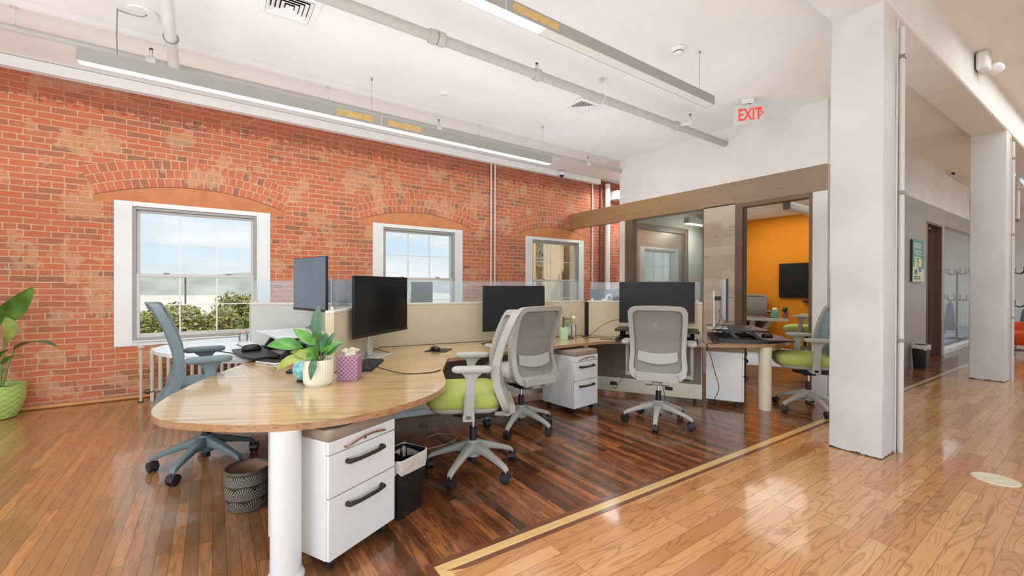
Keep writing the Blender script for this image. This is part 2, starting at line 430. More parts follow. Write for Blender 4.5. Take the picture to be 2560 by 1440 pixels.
M['black_matte'] = flat('matte_black', rgb(22, 22, 23), .65, var=.1)
M['black_post'] = flat('black_joint_post', rgb(30, 26, 26), .6, var=.1)
M['screen'] = flat('black_screen', rgb(12, 12, 14), .18, var=.1, spec=.4)
M['screen_sheen'] = flat('matte_dark_screen', rgb(38, 38, 39), .45, var=.06, spec=.25)
M['screen_sky'] = flat('screen_with_painted_sky', rgb(92, 112, 130), .3, var=.12, vs=2, spec=.6)  # sky reflection mixed into the screen's base colour
M['silver'] = flat('silver_plastic', rgb(205, 205, 198), .3, .35, var=.03)
M['silverwhite'] = flat('pale_silver_shell', rgb(214, 220, 226), .35, .1, var=.03)
M['white_metal'] = flat('white_powder_coat', rgb(228, 226, 223), .35, var=.02)
M['cream_metal'] = flat('ivory_powder_coat', rgb(226, 214, 186), .35, var=.02)
M['handle'] = flat('dark_bronze_handle', rgb(54, 50, 44), .45, .3)
M['copper'] = flat('copper_pull_handle', rgb(176, 138, 104), .25, .85)
M['cushion_top'] = flat('taupe_felt_cushion', rgb(150, 132, 114), .95, var=.05, vs=20, bump=.2)
M['chair_grey'] = flat('warm_grey_chair_plastic', rgb(172, 169, 160), .5, var=.02)
M['chair_mesh'] = None
M['seat_green'] = flat('lime_seat_fabric', rgb(172, 182, 92), .85, var=.04, vs=40, bump=.1)
M['seat_grey'] = flat('pale_grey_seat_fabric', rgb(200, 196, 188), .85, var=.03, vs=40, bump=.1)
M['screen_navy'] = flat('blue_lit_screen', rgb(58, 84, 120), .35, var=.15, vs=3, spec=.4)
M['chair_olive'] = flat('dark_grey_olive_chair', rgb(112, 110, 98), .6, var=.04)
M['chair_backlit'] = flat('backlit_chair_plastic', rgb(104, 122, 126), .5, var=.03)  # bluish backlight cast put into the grey chair colour
M['chrome'] = flat('chrome', rgb(200, 198, 192), .15, .95)
M['caster'] = flat('black_caster_rubber', rgb(34, 34, 36), .45, var=.1)
def mesh_fabric(name, col, alpha):
    m, nt, b = new_mat(name); g = G(nt)
    f = g.noise(g.scale(g.obj(), 120, 120, 260), 1.0, 1)
    g.link(g.ramp(f, [(.35, tuple(c * .85 for c in col[:3]) + (1,)), (.65, col)]), b.inputs['Base Color'])
    b.inputs['Roughness'].default_value = .8; b.inputs['Alpha'].default_value = alpha
    return m
M['chair_mesh'] = mesh_fabric('grey_back_mesh', rgb(146, 142, 134), .9)
M['slate_mesh'] = mesh_fabric('blue_grey_back_mesh', rgb(130, 152, 158), .9)
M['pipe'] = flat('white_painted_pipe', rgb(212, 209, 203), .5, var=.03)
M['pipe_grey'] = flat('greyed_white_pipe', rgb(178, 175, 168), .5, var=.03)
M['lamp_body'] = flat('grey_aluminium_light_housing', rgb(160, 158, 152), .4, .2, var=.03)
M['lamp_on'] = emis('lit_diffuser', (1, .985, .95, 1), 4.0)
M['lamp_off'] = flat('unlit_diffuser', rgb(206, 206, 196), .3, var=.03)
M['paper_old'] = flat('yellowed_protective_paper', rgb(196, 164, 104), .7, var=.15, vs=25)
M['brass_dark'] = flat('dark_brass', rgb(96, 88, 76), .4, .6)
M['steel'] = flat('galvanised_steel', rgb(150, 148, 142), .4, .6)
M['vent_dark'] = flat('vent_shadow_box', rgb(24, 22, 20), .9)
M['red'] = emis('red_exit_letters', rgb(236, 56, 56), .55)
M['exit_plate'] = flat('exit_sign_plate', rgb(208, 208, 200), .4, var=.02)
M['leaf'] = None
def leaf_mat(name, c0, c1, rough=.35):
    m, nt, b = new_mat(name); g = G(nt)
    f = g.noise(g.obj(), 9, 3)
    g.link(g.ramp(f, [(.35, c0), (.65, c1)]), b.inputs['Base Color']); b.inputs['Roughness'].default_value = rough
    b.inputs['Subsurface Weight'].default_value = 0.0
    return m
M['leaf'] = leaf_mat('green_leaf', rgb(62, 120, 40), rgb(98, 158, 62))
M['leaf_dark'] = leaf_mat('dark_green_leaf', rgb(58, 96, 66), rgb(92, 128, 98))
M['leaf_yellow'] = leaf_mat('yellow_green_leaf', rgb(134, 150, 60), rgb(170, 180, 86))
M['leaf_big'] = leaf_mat('banana_leaf', rgb(70, 110, 40), rgb(104, 146, 58), .3)
M['stem'] = leaf_mat('plant_stem', rgb(104, 132, 62), rgb(124, 150, 80), .5)
M['soil'] = flat('potting_soil', rgb(70, 58, 34), .95, var=.3, vs=60)
M['pot_white'] = flat('cream_ceramic_pot', rgb(232, 226, 206), .4, var=.02)
M['pot_green'] = flat('lime_ceramic_planter', rgb(168, 196, 104), .3, var=.06, coat=.3)
M['pot_inside'] = flat('shaded_pot_inside', rgb(96, 96, 60), .8)
def fan_mat():
    """dark glaze with pale embossed fan pattern"""
    m, nt, b = new_mat('fan_embossed_glaze'); g = G(nt); x, y, z = g.sep(g.obj())
    a = g.math('MULTIPLY', g.math('ARCTAN2', y, x), 7.0 / (2 * PI))
    w = .5; hgt = .085
    row = g.math('FLOOR', g.math('DIVIDE', z, hgt))
    uu = g.math('SUBTRACT', g.math('FLOORED_MODULO', g.math('ADD', a, g.math('MULTIPLY', row, .5)), 1.0), .5)
    vv = g.math('FLOORED_MODULO', z, hgt)
    ux = g.math('MULTIPLY', uu, .115)
    th = g.math('ARCTAN2', ux, g.math('ADD', vv, .004))
    ray = g.math('ABSOLUTE', g.math('SINE', g.math('MULTIPLY', th, 17.0)))
    rad = g.math('SQRT', g.math('ADD', g.math('MULTIPLY', ux, ux), g.math('MULTIPLY', vv, vv)))
    inside = g.math('LESS_THAN', rad, .08)
    line = g.math('MULTIPLY', inside, g.math('GREATER_THAN', ray, .84))
    col = g.mix(line, rgb(52, 49, 43), rgb(168, 164, 150))
    g.link(col, b.inputs['Base Color']); b.inputs['Roughness'].default_value = .35
    g.link(g.bump(line, .5, .004), b.inputs['Normal'])
    return m
M['fan'] = fan_mat()
M['pot_rim'] = flat('dark_olive_rim', rgb(84, 76, 58), .4, var=.1)
M['terracotta'] = flat('unglazed_clay_inside', rgb(170, 132, 104), .9)
def tissue_mat():
    m, nt, b = new_mat('purple_lattice_card'); g = G(nt); x, y, z = g.sep(g.obj())
    s = g.math('ADD', x, y)
    p = g.math('ABSOLUTE', g.math('SINE', g.math('MULTIPLY', g.math('ADD', s, z), 110.0)))
    q = g.math('ABSOLUTE', g.math('SINE', g.math('MULTIPLY', g.math('SUBTRACT', s, z), 110.0)))
    ln = g.math('MAXIMUM', g.math('GREATER_THAN', p, .93), g.math('GREATER_THAN', q, .93))
    dt = g.math('MULTIPLY', g.math('LESS_THAN', p, .5), g.math('LESS_THAN', q, .5))
    col = g.mix(dt, rgb(146, 96, 122), rgb(120, 72, 100)); col = g.mix(ln, col, rgb(186, 140, 164))
    g.link(col, b.inputs['Base Color']); b.inputs['Roughness'].default_value = .6
    return m
M['tissue_box'] = tissue_mat()
M['tissue'] = flat('white_tissue', rgb(238, 230, 208), .9, var=.03)
M['key_black'] = flat('black_keycaps', rgb(44, 44, 46), .5)
M['key_case'] = flat('grey_keyboard_case', rgb(120, 126, 132), .5)
M['key_white'] = flat('white_keycaps', rgb(224, 226, 228), .5)
M['liner'] = flat('translucent_bin_liner', rgb(206, 196, 184), .4, var=.12, vs=30)
M['cable'] = flat('black_cable', rgb(34, 32, 32), .5)
M['cable_white'] = flat('grey_white_cable', rgb(180, 174, 166), .5)
M['radiator'] = flat('cream_radiator_paint', rgb(206, 192, 170), .45, var=.06)
M['pipe_copper'] = flat('orange_painted_floor_pipe', rgb(204, 140, 84), .5, var=.08)
M['bottle'] = glassy('clear_bottle_glass', (.93, .96, .95, 1), .12, .03, .8)
M['crystal'] = flat('turquoise_faceted_glass', rgb(126, 196, 204), .12, var=.35, vs=40, coat=.5)
M['mint'] = flat('mint_striped_card', rgb(176, 204, 168), .7, var=.12, vs=30)
M['maroon'] = flat('maroon_wood_stand', rgb(92, 36, 30), .45)
M['redorange'] = flat('red_orange_upholstery', rgb(208, 74, 28), .6, var=.04)
M['poster_teal'] = flat('poster_teal', rgb(92, 150, 138), .5, var=.03)
M['poster_pale'] = flat('poster_pale_green', rgb(206, 222, 188), .5, var=.03)
M['poster_white'] = flat('poster_white', rgb(240, 244, 240), .5, var=.01)
M['poster_yellow'] = flat('poster_pale_yellow', rgb(222, 220, 160), .5, var=.05)
M['poster_blue'] = flat('poster_slate_blue', rgb(92, 128, 138), .5, var=.05)
M['poster_navy'] = flat('poster_navy', rgb(66, 92, 104), .5, var=.03)
M['jacket_blue'] = flat('blue_jacket_cloth', rgb(66, 92, 132), .9, var=.1)
M['jacket_brown'] = flat('taupe_jacket_cloth', rgb(138, 112, 108), .9, var=.1)
M['jacket_grey'] = flat('blue_grey_jacket_cloth', rgb(96, 116, 128), .9, var=.1)
M['jacket_dark'] = flat('charcoal_jacket_cloth', rgb(48, 44, 46), .9, var=.1)
M['rustic'] = woodwall_mat('bleached_timber_leg', [rgb(206, 182, 148), rgb(214, 190, 158), rgb(198, 172, 138), rgb(176, 150, 118)])
M['table_top'] = laminate('rustic_table_top', math.radians(40), rgb(120, 66, 34), rgb(150, 88, 48), rgb(166, 100, 58))
M['table_edge'] = flat('whitewashed_table_edge', rgb(208, 202, 200), .6, var=.12, vs=20)
M['table_edge_br'] = flat('brown_table_edge', rgb(128, 84, 62), .6, var=.1)
M['rug'] = flat('white_patterned_rug', rgb(206, 210, 216), .95, var=.16, vs=14)
M['aqua'] = flat('aqua_card', rgb(104, 190, 178), .6)
M['blue_floor'] = flat('grey_blue_platform_carpet', rgb(140, 156, 178), .9)
M['green_far'] = leaf_mat('bush_leaf', rgb(120, 126, 58), rgb(184, 178, 96), .7)
M['green_far2'] = leaf_mat('bush_leaf_pale', rgb(134, 136, 66), rgb(204, 194, 118), .7)
def bright(name, c0, c1, scale, rough=.9, e=.0):
    m, nt, b = new_mat(name); g = G(nt); ob = g.obj()
    n = g.noise(ob, scale, 6, .6); col = g.ramp(n, [(.35, c0), (.65, c1)])
    g.link(col, b.inputs['Base Color']); b.inputs['Roughness'].default_value = rough; b.inputs['Specular IOR Level'].default_value = .1
    return m
M['hills'] = bright('hazy_hills', rgb(158, 158, 146), rgb(184, 180, 168), .012)
M['water'] = bright('pale_water', rgb(226, 210, 190), rgb(232, 216, 198), .002)
M['stucco'] = bright('tan_stucco', rgb(236, 206, 160), rgb(244, 216, 174), 1.0)
M['stucco_gold'] = bright('ochre_stucco', rgb(190, 150, 84), rgb(206, 168, 100), 1.0)
M['ivy'] = bright('dark_leafy_reflection', rgb(96, 86, 62), rgb(186, 176, 146), 14)
M['window_dark'] = bright('dark_window_reflection', rgb(116, 84, 46), rgb(160, 118, 60), 3, .3)

# ------------------------------------------------------------------ camera
cam_d = bpy.data.cameras.new('camera'); cam = bpy.data.objects.new('camera', cam_d); C.objects.link(cam)
yaw, pit, rol = math.radians(54.875), math.radians(.2399), math.radians(-.1602)
F = Vector((math.cos(yaw), math.sin(yaw), 0)); Rv = Vector((math.sin(yaw), -math.cos(yaw), 0)); Dn = Vector((0, 0, -1))
F2 = F * math.cos(pit) + Dn * math.sin(pit); D2 = Dn * math.cos(pit) - F * math.sin(pit)
R3 = Rv * math.cos(rol) + D2 * math.sin(rol); D3 = D2 * math.cos(rol) - Rv * math.sin(rol)
rm = Matrix((R3, -D3, -F2)).transposed().to_4x4()
cam.matrix_world = Matrix.Translation((0, 0, 1.4)) @ rm
cam_d.sensor_width = 36; cam_d.lens = 1064.82 / 2560 * 36; cam_d.clip_end = 8000; cam_d.clip_start = .05
bpy.context.scene.camera = cam

# ------------------------------------------------------------------ shell
WY = 7.0            # brick wall face
WX = 6.5            # timber wall face
STR = -.0349        # the corridor runs two degrees off the brick wall
sy = lambda X: 1.945 + STR * (X - .9)
cw = lambda X: 2.165 - .0164 * (X - 6.5)

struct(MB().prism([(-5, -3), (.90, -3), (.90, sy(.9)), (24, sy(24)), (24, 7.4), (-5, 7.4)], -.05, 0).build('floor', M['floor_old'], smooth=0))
struct(MB().prism([(.90, -3), (24, -3), (24, sy(24)), (.90, sy(.9))], -.05, 0).build('floor_oak', M['floor_oak'], smooth=0))
d1 = MB(); d1.prism([(.86, sy(.9) + .042), (24, sy(24) + .042), (24, sy(24) + .004), (.9, sy(.9) + .004)], 0, .0015)
d1.prism([(.935, sy(.93) - .056), (24, sy(24) - .056), (24, sy(24) - .088), (1.03, sy(1) - .088)], 0, .0015)
d1.prism([(.86, sy(.9) + .042), (.9, sy(.9) + .004), (.9, -3), (.86, -3)], 0, .0015)
struct(d1.build('trim_1', M['strip_dark'], smooth=0), 'dark walnut inlay lines edging the floor border')
l1 = MB(); l1.prism([(.9, sy(.9) + .004), (24, sy(24) + .004), (24, sy(24) - .056), (.96, sy(.96) - .056)], 0, .0012)
l1.prism([(.9, sy(.9) + .002), (.96, sy(.96) - .058), (.96, -3), (.9, -3)], 0, .0012)
struct(l1.build('trim_2', M['strip_maple'], smooth=0), 'pale maple inlay stripe between the two floors')

# ceiling with a vault crease and slight waves shaped to imitate shadow bands
def ceil_z(Y):
    if Y > 5.5: return 3.825 + .065 * math.sin(PI / 2 * (Y - 5.5) / 1.5)
    return 3.825 + .012 * (1 + math.cos(2 * PI * (Y - 5.5) / 1.9))
cm = MB().grid(lambda u, v: (-5 + 29 * u, 7.05 - 5.75 * v, ceil_z(7.05 - 5.75 * v)), 4, 120)
struct(cm.build('ceiling', M['ceiling'], smooth=30))
struct(MB().box(-5, 24, -3, 1.2, 4.2, 4.3).build('ceiling_corridor', M['ceiling'], smooth=0))
by = lambda X: 1.084 - .028 * (X - 4.435)
bm_ = MB().prism([(-5, by(-5)), (24, by(24)), (24, by(24) + .373), (-5, by(-5) + .373)], 3.715, 4.3)
struct(bm_.build('beam', M['column'], bevel=.02), 'white plastered beam running over the columns')
def column(X, label):
    o = MB()
    loops = []
    for k in range(15):
        z = 3.72 * k / 14
        j = lambda: random.uniform(-.004, .004)
        loops.append([(x + j(), y + j(), z) for x, y in rrect(.38, .373, .018, 2)])
    o.loft(loops)
    c = o.build('column', M['column_foot'], smooth=30)
    c.location = (X + .19, by(X) + .1865, 0); c.rotation_euler = (0, 0, -.028)
    struct(c, label)
    return c
c1 = column(4.435, 'white painted square column beside the green-seated chair')
c2 = column(9.55, 'farther white painted square column down the corridor')
for X, lab in ((4.435, 'thin white conduit running down the nearer white column'), (9.55, 'thin white conduit running down the farther white column')):
    t = thing('conduit', lab, 'conduit', (X + .345, by(X) - .027, 0))
    MB().tube([(0, 0, .0), (0, 0, 1.5), (0, .004, 3.6)], .021, 12).build('pipe', M['pipe'], t)
    for z in (.95, 2.2, 3.35): MB().box(-.026, .026, -.024, .026, z - .015, z + .015).build('clip', M['steel'], t, bevel=.003)
    MB().tube([(-.06, .02, .0), (-.062, .021, 1.9), (-.06, .02, 3.66)], .007, 8).build('wire', M['pipe'], t)

# brick wall with its window openings
wins = [WIN_X0 + WIN_DX * k for k in range(3)] + [9.75]
HW = .828; ZB, ZT = .647, 2.435
bw = MB(); T = .3; xs = -5.0
for c in wins:
    bw.box(xs, c - HW, WY, WY + T, 0, 3.95); bw.box(c - HW, c + HW, WY, WY + T, 0, ZB); bw.box(c - HW, c + HW, WY, WY + T, ZT, 3.95); xs = c + HW
bw.box(xs, 24, WY, WY + T, 0, 3.95)
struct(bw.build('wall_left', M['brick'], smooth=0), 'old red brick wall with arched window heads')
struct(MB().box(-5, 7.35, WY - .11, WY, 3.765, 3.885).build('trim_3', M['trimwhite'], bevel=.006), 'white cornice board along the top of the brick wall')

def window(i, cx, has_latch=True):
    r = bpy.data.objects.new('window_%d' % i, None); C.objects.link(r); r.location = (cx, WY, 0); r['kind'] = 'structure'
    Y0 = 0.0
    cs = MB()
    # flat white casing, its inner bead
    ox, ob, ot = .657, .745, 2.375
    cs.box(-HW, -ox, -.012, .06, ZB, ZT); cs.box(ox, HW, -.012, .06, ZB, ZT); cs.box(-ox, ox, -.012, .06, ot, ZT); cs.box(-ox, ox, -.012, .06, ZB, ob - .03)
    cs.box(-ox - .018, -ox, -.02, .06, ob - .03, ot + .018); cs.box(ox, ox + .018, -.02, .06, ob - .03, ot + .018); cs.box(-ox, ox, -.02, .06, ot, ot + .018)
    cs.box(-ox, ox, -.03, .06, ob - .05, ob - .03)
    cs.build('casing', M['trimwhite'], r, bevel=.004)
    tr = MB()
    tr.box(-ox, -ox + .03, .0, .09, ob - .03, ot); tr.box(ox - .03, ox, .0, .09, ob - .03, ot); tr.box(-ox + .03, ox - .03, .0, .09, ot - .035, ot); tr.box(-ox + .03, ox - .03, .0, .09, ob - .03, ob)
    tr.build('sash_track', M['sashgrey'], r, bevel=.003)
    mr = 1.525
    def sash(nm, z0, z1, y, bt, bb):
        s = MB(); a = ox - .03; w = .034
        s.box(-a, -a + w, y, y + .035, z0, z1); s.box(a - w, a, y, y + .035, z0, z1); s.box(-a + w, a - w, y, y + .035, z1 - bt, z1); s.box(-a + w, a - w, y, y + .035, z0, z0 + bb)
        o = s.build(nm, M['sash'], r, bevel=.003)
        gx0, gx1, g0, g1 = -a + w, a - w, z0 + bb, z1 - bt
        m_ = MB()
        for k in (1, 2): xx = gx0 + (gx1 - gx0) * k / 3; m_.box(xx - .008, xx + .008, y + .008, y + .026, g0, g1)
        zz = (g0 + g1) / 2; m_.box(gx0, gx1, y + .009, y + .025, zz - .006, zz + .006)
        mo = m_.build('muntin', M['trimwhite'], o)
        MB().box(gx0, gx1, y + .015, y + .017, g0, g1).build('pane', M['pane'], o, smooth=0)
    sash('upper_sash', mr - .02, ot - .035, .05, .03, .035)
    sash('lower_sash', ob, mr + .02, .012, .04, .05)
    for s in (-.33, .33):
        MB().box(s - .03, s + .03, .0, .04, mr + .02, mr + .034).build('sash_lock', M['steel'], r, bevel=.004)
    MB().box(-.05, .06, .04, .055, ot - .055, ot - .035).build('vent_stop', M['sash'], r, bevel=.003)
    return r
for i, c in enumerate(wins): window(i + 1, c)

# timber-clad wall of the meeting rooms
TW = .14
def wx(y0, y1, z0, z1, x0=WX, x1=WX + TW): return (x0, x1, y0, y1, z0, z1)
w = MB().box(*wx(cw(WX), 5.6, 3.0, 3.95)); w.box(*wx(5.46, 5.6, 0, 2.67, WX + .01))
w.box(*wx(cw(WX), 2.328, 0, 2.655))
struct(w.build('wall_far', M['plaster'], smooth=0), 'white wall over the timber band')
w = MB().box(*wx(3.346, 3.854, 0, 2.67))
struct(w.build('wall_timber', M['woodwall'], smooth=0), 'grey-brown timber cladding beside the meeting room door')
struct(MB().box(*wx(cw(WX), 3.854, 2.656, 3.0)).box(*wx(3.854, WY, 2.67, 3.0)).build('beam_timber', M['woodbeam'], smooth=0), 'warm timber header reaching across to the brick wall')
# meeting room doorway
d = bpy.data.objects.new('door_1', None); C.objects.link(d); d['kind'] = 'structure'
f_ = MB().box(*wx(3.238, 3.346, 0, 2.655, WX - .012, WX + TW)); f_.box(*wx(2.328, 2.365, 0, 2.655, WX - .012, WX + TW)); f_.box(*wx(2.365, 3.238, 2.594, 2.655, WX - .012, WX + TW))
f_.build('door_frame', M['frame_dark'], d, bevel=.004)
MB().box(WX + .05, WX + .09, 3.215, 3.238, 0, 2.594).build('door_stop', M['frame_dark'], d)
# interior window of the meeting room
d = bpy.data.objects.new('window_5', None); C.objects.link(d); d['kind'] = 'structure'
f_ = MB().box(*wx(5.28, 5.46, 0, 2.67, WX - .004)); f_.box(*wx(3.854, 3.872, 0, 2.67, WX - .004)); f_.box(*wx(3.872, 5.28, 0, .06)); f_.box(*wx(3.872, 5.28, 2.655, 2.67))
f_.build('frame', M['frame_dark'], d, bevel=.003)
MB().box(WX + .05, WX + .06, 3.872, 5.28, .06, 2.655).build('pane', M['office_glass'], d, smooth=0)
f_ = MB().box(WX + .052, WX + .075, 5.30, 5.315, 0, 2.66); f_.build('edge_strip', M['silver'], d)
# side of the meeting room along the passage: glass in a dark frame, then white wall
d = bpy.data.objects.new('window_6', None); C.objects.link(d); d['kind'] = 'structure'
f_ = MB().box(WX + TW, 8.62, 5.47, 5.56, 2.55, 2.67); f_.box(8.52, 8.62, 5.47, 5.56, 0, 2.55); f_.box(WX + TW, 8.52, 5.47, 5.56, 0, .08)
f_.build('frame', M['frame_dark'], d, bevel=.003)
MB().box(WX + TW, 8.52, 5.51, 5.52, .08, 2.55).build('pane', M['office_glass'], d, smooth=0)
w = MB().box(8.62, 11.0, 5.47, 5.6, 0, 3.9); w.box(WX + TW, 8.62, 5.47, 5.6, 2.67, 3.9)
struct(w.build('wall_passage', M['conf_white'], smooth=0))
struct(MB().wallseg((6.66, 3.72), (9.25, 5.46), .06, 0, 3.05).build('wall_divider', M['conf_white'], smooth=0))
struct(MB().box(10.9, 11.0, cw(10.9) + .1, 5.47, 0, 3.05).build('wall_orange', M['orange'], smooth=0), 'orange accent wall inside the meeting room')
struct(MB().box(WX + TW, 10.9, 2.4, 5.47, 3.05, 3.12).build('ceiling_meeting', M['ceiling'], smooth=0))

# corridor face of the rooms
def cseg(X0, X1, z0, z1, off=0.0, t=.14): return ((X0, cw(X0) + off + t / 2), (X1, cw(X1) + off + t / 2), t, z0, z1)
struct(MB().wallseg(*cseg(6.5, 20.6, 3.0, 3.95)).build('wall_upper_corridor', M['plaster'], smooth=0))
w = MB().wallseg(*cseg(6.52, 11.1, 0, 2.999)); w.wallseg(*cseg(12.2, 12.42, 0, 2.999)); w.wallseg(*cseg(11.1, 12.2, 2.66, 2.999)); w.wallseg(*cseg(12.42, 20.6, 2.68, 2.999))
struct(w.build('wall_corridor', M['woodcorr'], smooth=0), 'shaded grey timber wall of the corridor')
d = bpy.data.objects.new('door_2', None); C.objects.link(d); d['kind'] = 'structure'
f_ = MB().wallseg(*cseg(11.1, 11.14, 0, 2.66, -.01, .16)); f_.wallseg(*cseg(12.15, 12.2, 0, 2.66, -.01, .16)); f_.wallseg(*cseg(11.14, 12.15, 2.62, 2.66, -.01, .16))
f_.build('door_frame', M['frame_dark'], d, bevel=.004)
leaf = MB().wallseg((12.13, cw(12.13) + .1), (11.82, cw(12.13) + .98), .045, .01, 2.6).build('door_leaf', M['door_brown'], d, bevel=.003)
MB().tube([(11.80, cw(12) + .90, 1.02), (11.74, cw(12) + .88, 1.02), (11.76, cw(12) + .78, 1.02)], .012, 8).build('door_handle', M['black'], leaf)
struct(MB().box(11.0, 11.06, 2.3, 5.0, 0, 3.0).build('wall_store', M['darkblue'], smooth=0))
struct(MB().box(11.06, 13.0, 4.9, 5.0, 0, 3.0).build('wall_store_back', M['darkblue'], smooth=0))
# glazed front further along
d = bpy.data.objects.new('window_7', None); C.objects.link(d); d['kind'] = 'structure'
f_ = MB().wallseg(*cseg(12.42, 20.6, 0, .1)); f_.wallseg(*cseg(12.42, 12.46, .1, 2.68, .04, .05))
f_.build('curb', M['trimwhite'], d, bevel=.004)
X_ = [12.46, 14.0, 15.9, 17.8, 20.5]
for k in range(4): MB().wallseg(*cseg(X_[k] + .006, X_[k + 1] - .006, .1, 2.68, .06, .012)).build('pane', M['corridor_glass'], d, smooth=0)
struct(MB().box(13.0, 20.6, 2.3, 5.0, 0, .1).build('floor_platform', M['blue_floor'], smooth=0))
w = MB().box(13.0, 20.6, 4.6, 4.7, .1, 3.4); w.box(12.94, 13.0, 2.4, 4.7, .1, 3.4)
struct(w.build('wall_back_room', M['plaster'], smooth=0))
struct(MB().box(13.0, 20.6, 4.57, 4.6, .1, .26).build('baseboard_back_room', M['trimwhite'], smooth=0))
struct(MB().box(20.6, 20.8, -3, 5, 0, 4.3).build('wall_end', M['plaster'], smooth=0), 'white wall closing the far end of the corridor')

# ------------------------------------------------------------------ outdoors
struct(MB().box(-4000, 4000, 40, 1560, -25.4, -25).build('water', M['water'], smooth=0), 'pale river water beyond the windows')
def hill_h(x):
    return 20 + 7 * math.sin(x * .0016 + 1.0) + 4 * math.sin(x * .0071) + 2.2 * math.sin(x * .019) + 9 * math.exp(-((x - 190) / 110) ** 2)
hm = MB().grid(lambda u, v: (-2500 + 6500 * u, 1450 + 260 * v + 40 * math.sin(u * 60), -25 + (hill_h(-2500 + 6500 * u) * 1.1 + 30) * math.sin(min(v * 1.3, 1) * PI / 2)), 220, 10)
struct(hm.build('hills', M['hills'], smooth=60), 'hazy low hills across the water')
struct(MB().box(-60, 90, 7.35, 40, -3.2, -3).build('ground', M['hills'], smooth=0))
def shrub(c, r, label, mat, seed):
    rnd = random.Random(seed)
    t = thing('shrub', label, 'shrub', (c[0], c[1], -3.0), 0, 'shrubs outside the large window')
    st = MB()
    for k in range(7):
        a = rnd.uniform(0, 2 * PI); st.tube([(0, 0, 0), (.3 * math.cos(a), .3 * math.sin(a), 1.6), (r[0] * .6 * math.cos(a), r[1] * .6 * math.sin(a), 3 + c[2])], [.06, .04, .015], 6)
    st.build('trunk', M['rustic'], t)
    lf = MB()
    lobes = [(rnd.uniform(-.75, .75) * r[0], rnd.uniform(-.7, .7) * r[1], rnd.uniform(-.25, .55) * r[2], rnd.uniform(.35, .6)) for _ in range(13)]
    for k in range(7000):
        L = lobes[k % 13]; th = rnd.uniform(0, 2 * PI); ph = math.acos(rnd.uniform(-1, 1)); q = L[3] * (rnd.random() ** .35)
        p = Vector((L[0] + r[0] * q * math.sin(ph) * math.cos(th), L[1] + r[1] * q * math.sin(ph) * math.sin(th), 3 + c[2] + L[2] + r[2] * q * math.cos(ph)))
        a = Vector((rnd.uniform(-1, 1), rnd.uniform(-1, 1), rnd.uniform(-1, 1))).normalized(); b = a.orthogonal().normalized(); s = rnd.uniform(.018, .04)
        lf.add([p - a * s * 1.6, p + b * s * .7, p + a * s * 1.6, p - b * s * .7], [(0, 1, 2, 3)])
    lf.build('foliage', mat, t, smooth=0)
shrub((-1.25, 11.2, .30), (.75, .55, .62), 'left bushy green shrub seen through the large window', M['green_far'], 1)
shrub((-.25, 12.5, .30), (.75, .55, .68), 'middle rounded green shrub seen through the large window', M['green_far2'], 2)
shrub((.82, 13.8, .42), (.80, .55, .75), 'taller olive shrub at right behind the grey desk divider', M['green_far'], 3)
t = thing('lamp_post', 'thin dark pole standing outdoors behind the shrubs', 'pole', (-.66, 16, -3))
MB().cyl((0, 0, 0), (0, 0, 4.6), .028, .022, 10).build('pole', M['frame_dark'], t); MB().cyl((0, 0, 4.6), (0, 0, 4.65), .032, .02, 10).build('cap', M['steel'], t)
# sunlit wing of the building outside the third window
t = thing('building', 'tan stuccoed building wing with tall windows outside the third window', 'building', (7.6, 7.4, -3))
b_ = MB().box(.15, .5, .0, 3.9, 0, 8.5)
for y0, y1 in ((.55, .8), (1.15, 1.55), (2.35, 2.5), (2.8, 2.88)): b_.box(0, .15, y0, y1, 0, 8.5)
b_.box(0, .15, 0, 3.9, 6.0, 8.5)
b_.build('wall', M['stucco'], t, smooth=0)
for y0, y1, mt in ((.8, 1.15, 'window_dark'), (1.55, 2.0, 'stucco'), (2.0, 2.35, 'ivy'), (2.5, 2.8, 'stucco_gold'), (2.88, 3.8, 'window_dark'), (.1, .5, 'stucco')):
    w_ = MB().box(.10, .149, y0 + .005, y1 - .005, .5, 5.98).build('window', M[mt], t, smooth=0)
    if mt == 'ivy':
        MB().box(.07, .1, y0 + .1, y1 - .12, 4.45, 4.95).build('sash_frame', M['window_dark'], w_)

# ------------------------------------------------------------------ world + lamps
wd = bpy.data.worlds.new('sky'); bpy.context.scene.world = wd; wd.use_nodes = True
g = G(wd.node_tree); bgn = wd.node_tree.nodes['Background']
dirv = g.n('ShaderNodeTexCoord').outputs['Generated']; dx, dy, dz_ = g.sep(dirv)
grad = g.ramp(dz_, [(0.0, (.60, .58, .55, 1)), (.47, (.62, .60, .57, 1)), (.5, rgb(236, 243, 248)), (.53, rgb(222, 240, 251)), (.58, rgb(196, 229, 250)), (.66, rgb(178, 218, 248)), (1.0, rgb(160, 205, 246))])
mr_ = g.n('ShaderNodeMapRange'); g.link(dz_, mr_.inputs[0]); mr_.inputs[1].default_value = -1; mr_.inputs[2].default_value = 1
g.link(mr_.outputs[0], grad.node.inputs[0])
zc = g.math('ADD', g.math('ABSOLUTE', dz_), .12)
cl = g.noise(g.comb(g.math('MULTIPLY', dx, 3.0), g.math('MULTIPLY', dy, 3.0), g.math('MULTIPLY', dz_, 15.0)), 1.1, 8, .6, .3)
cmask = g.ramp(cl, [(.45, (0, 0, 0, 1)), (.68, (1, 1, 1, 1))])
colw = g.mix(g.math('MULTIPLY', cmask, g.math('GREATER_THAN', dz_, 0.0)), grad, (.97, .98, 1.0, 1))
g.link(colw, bgn.inputs[0]); bgn.inputs[1].default_value = 1.0

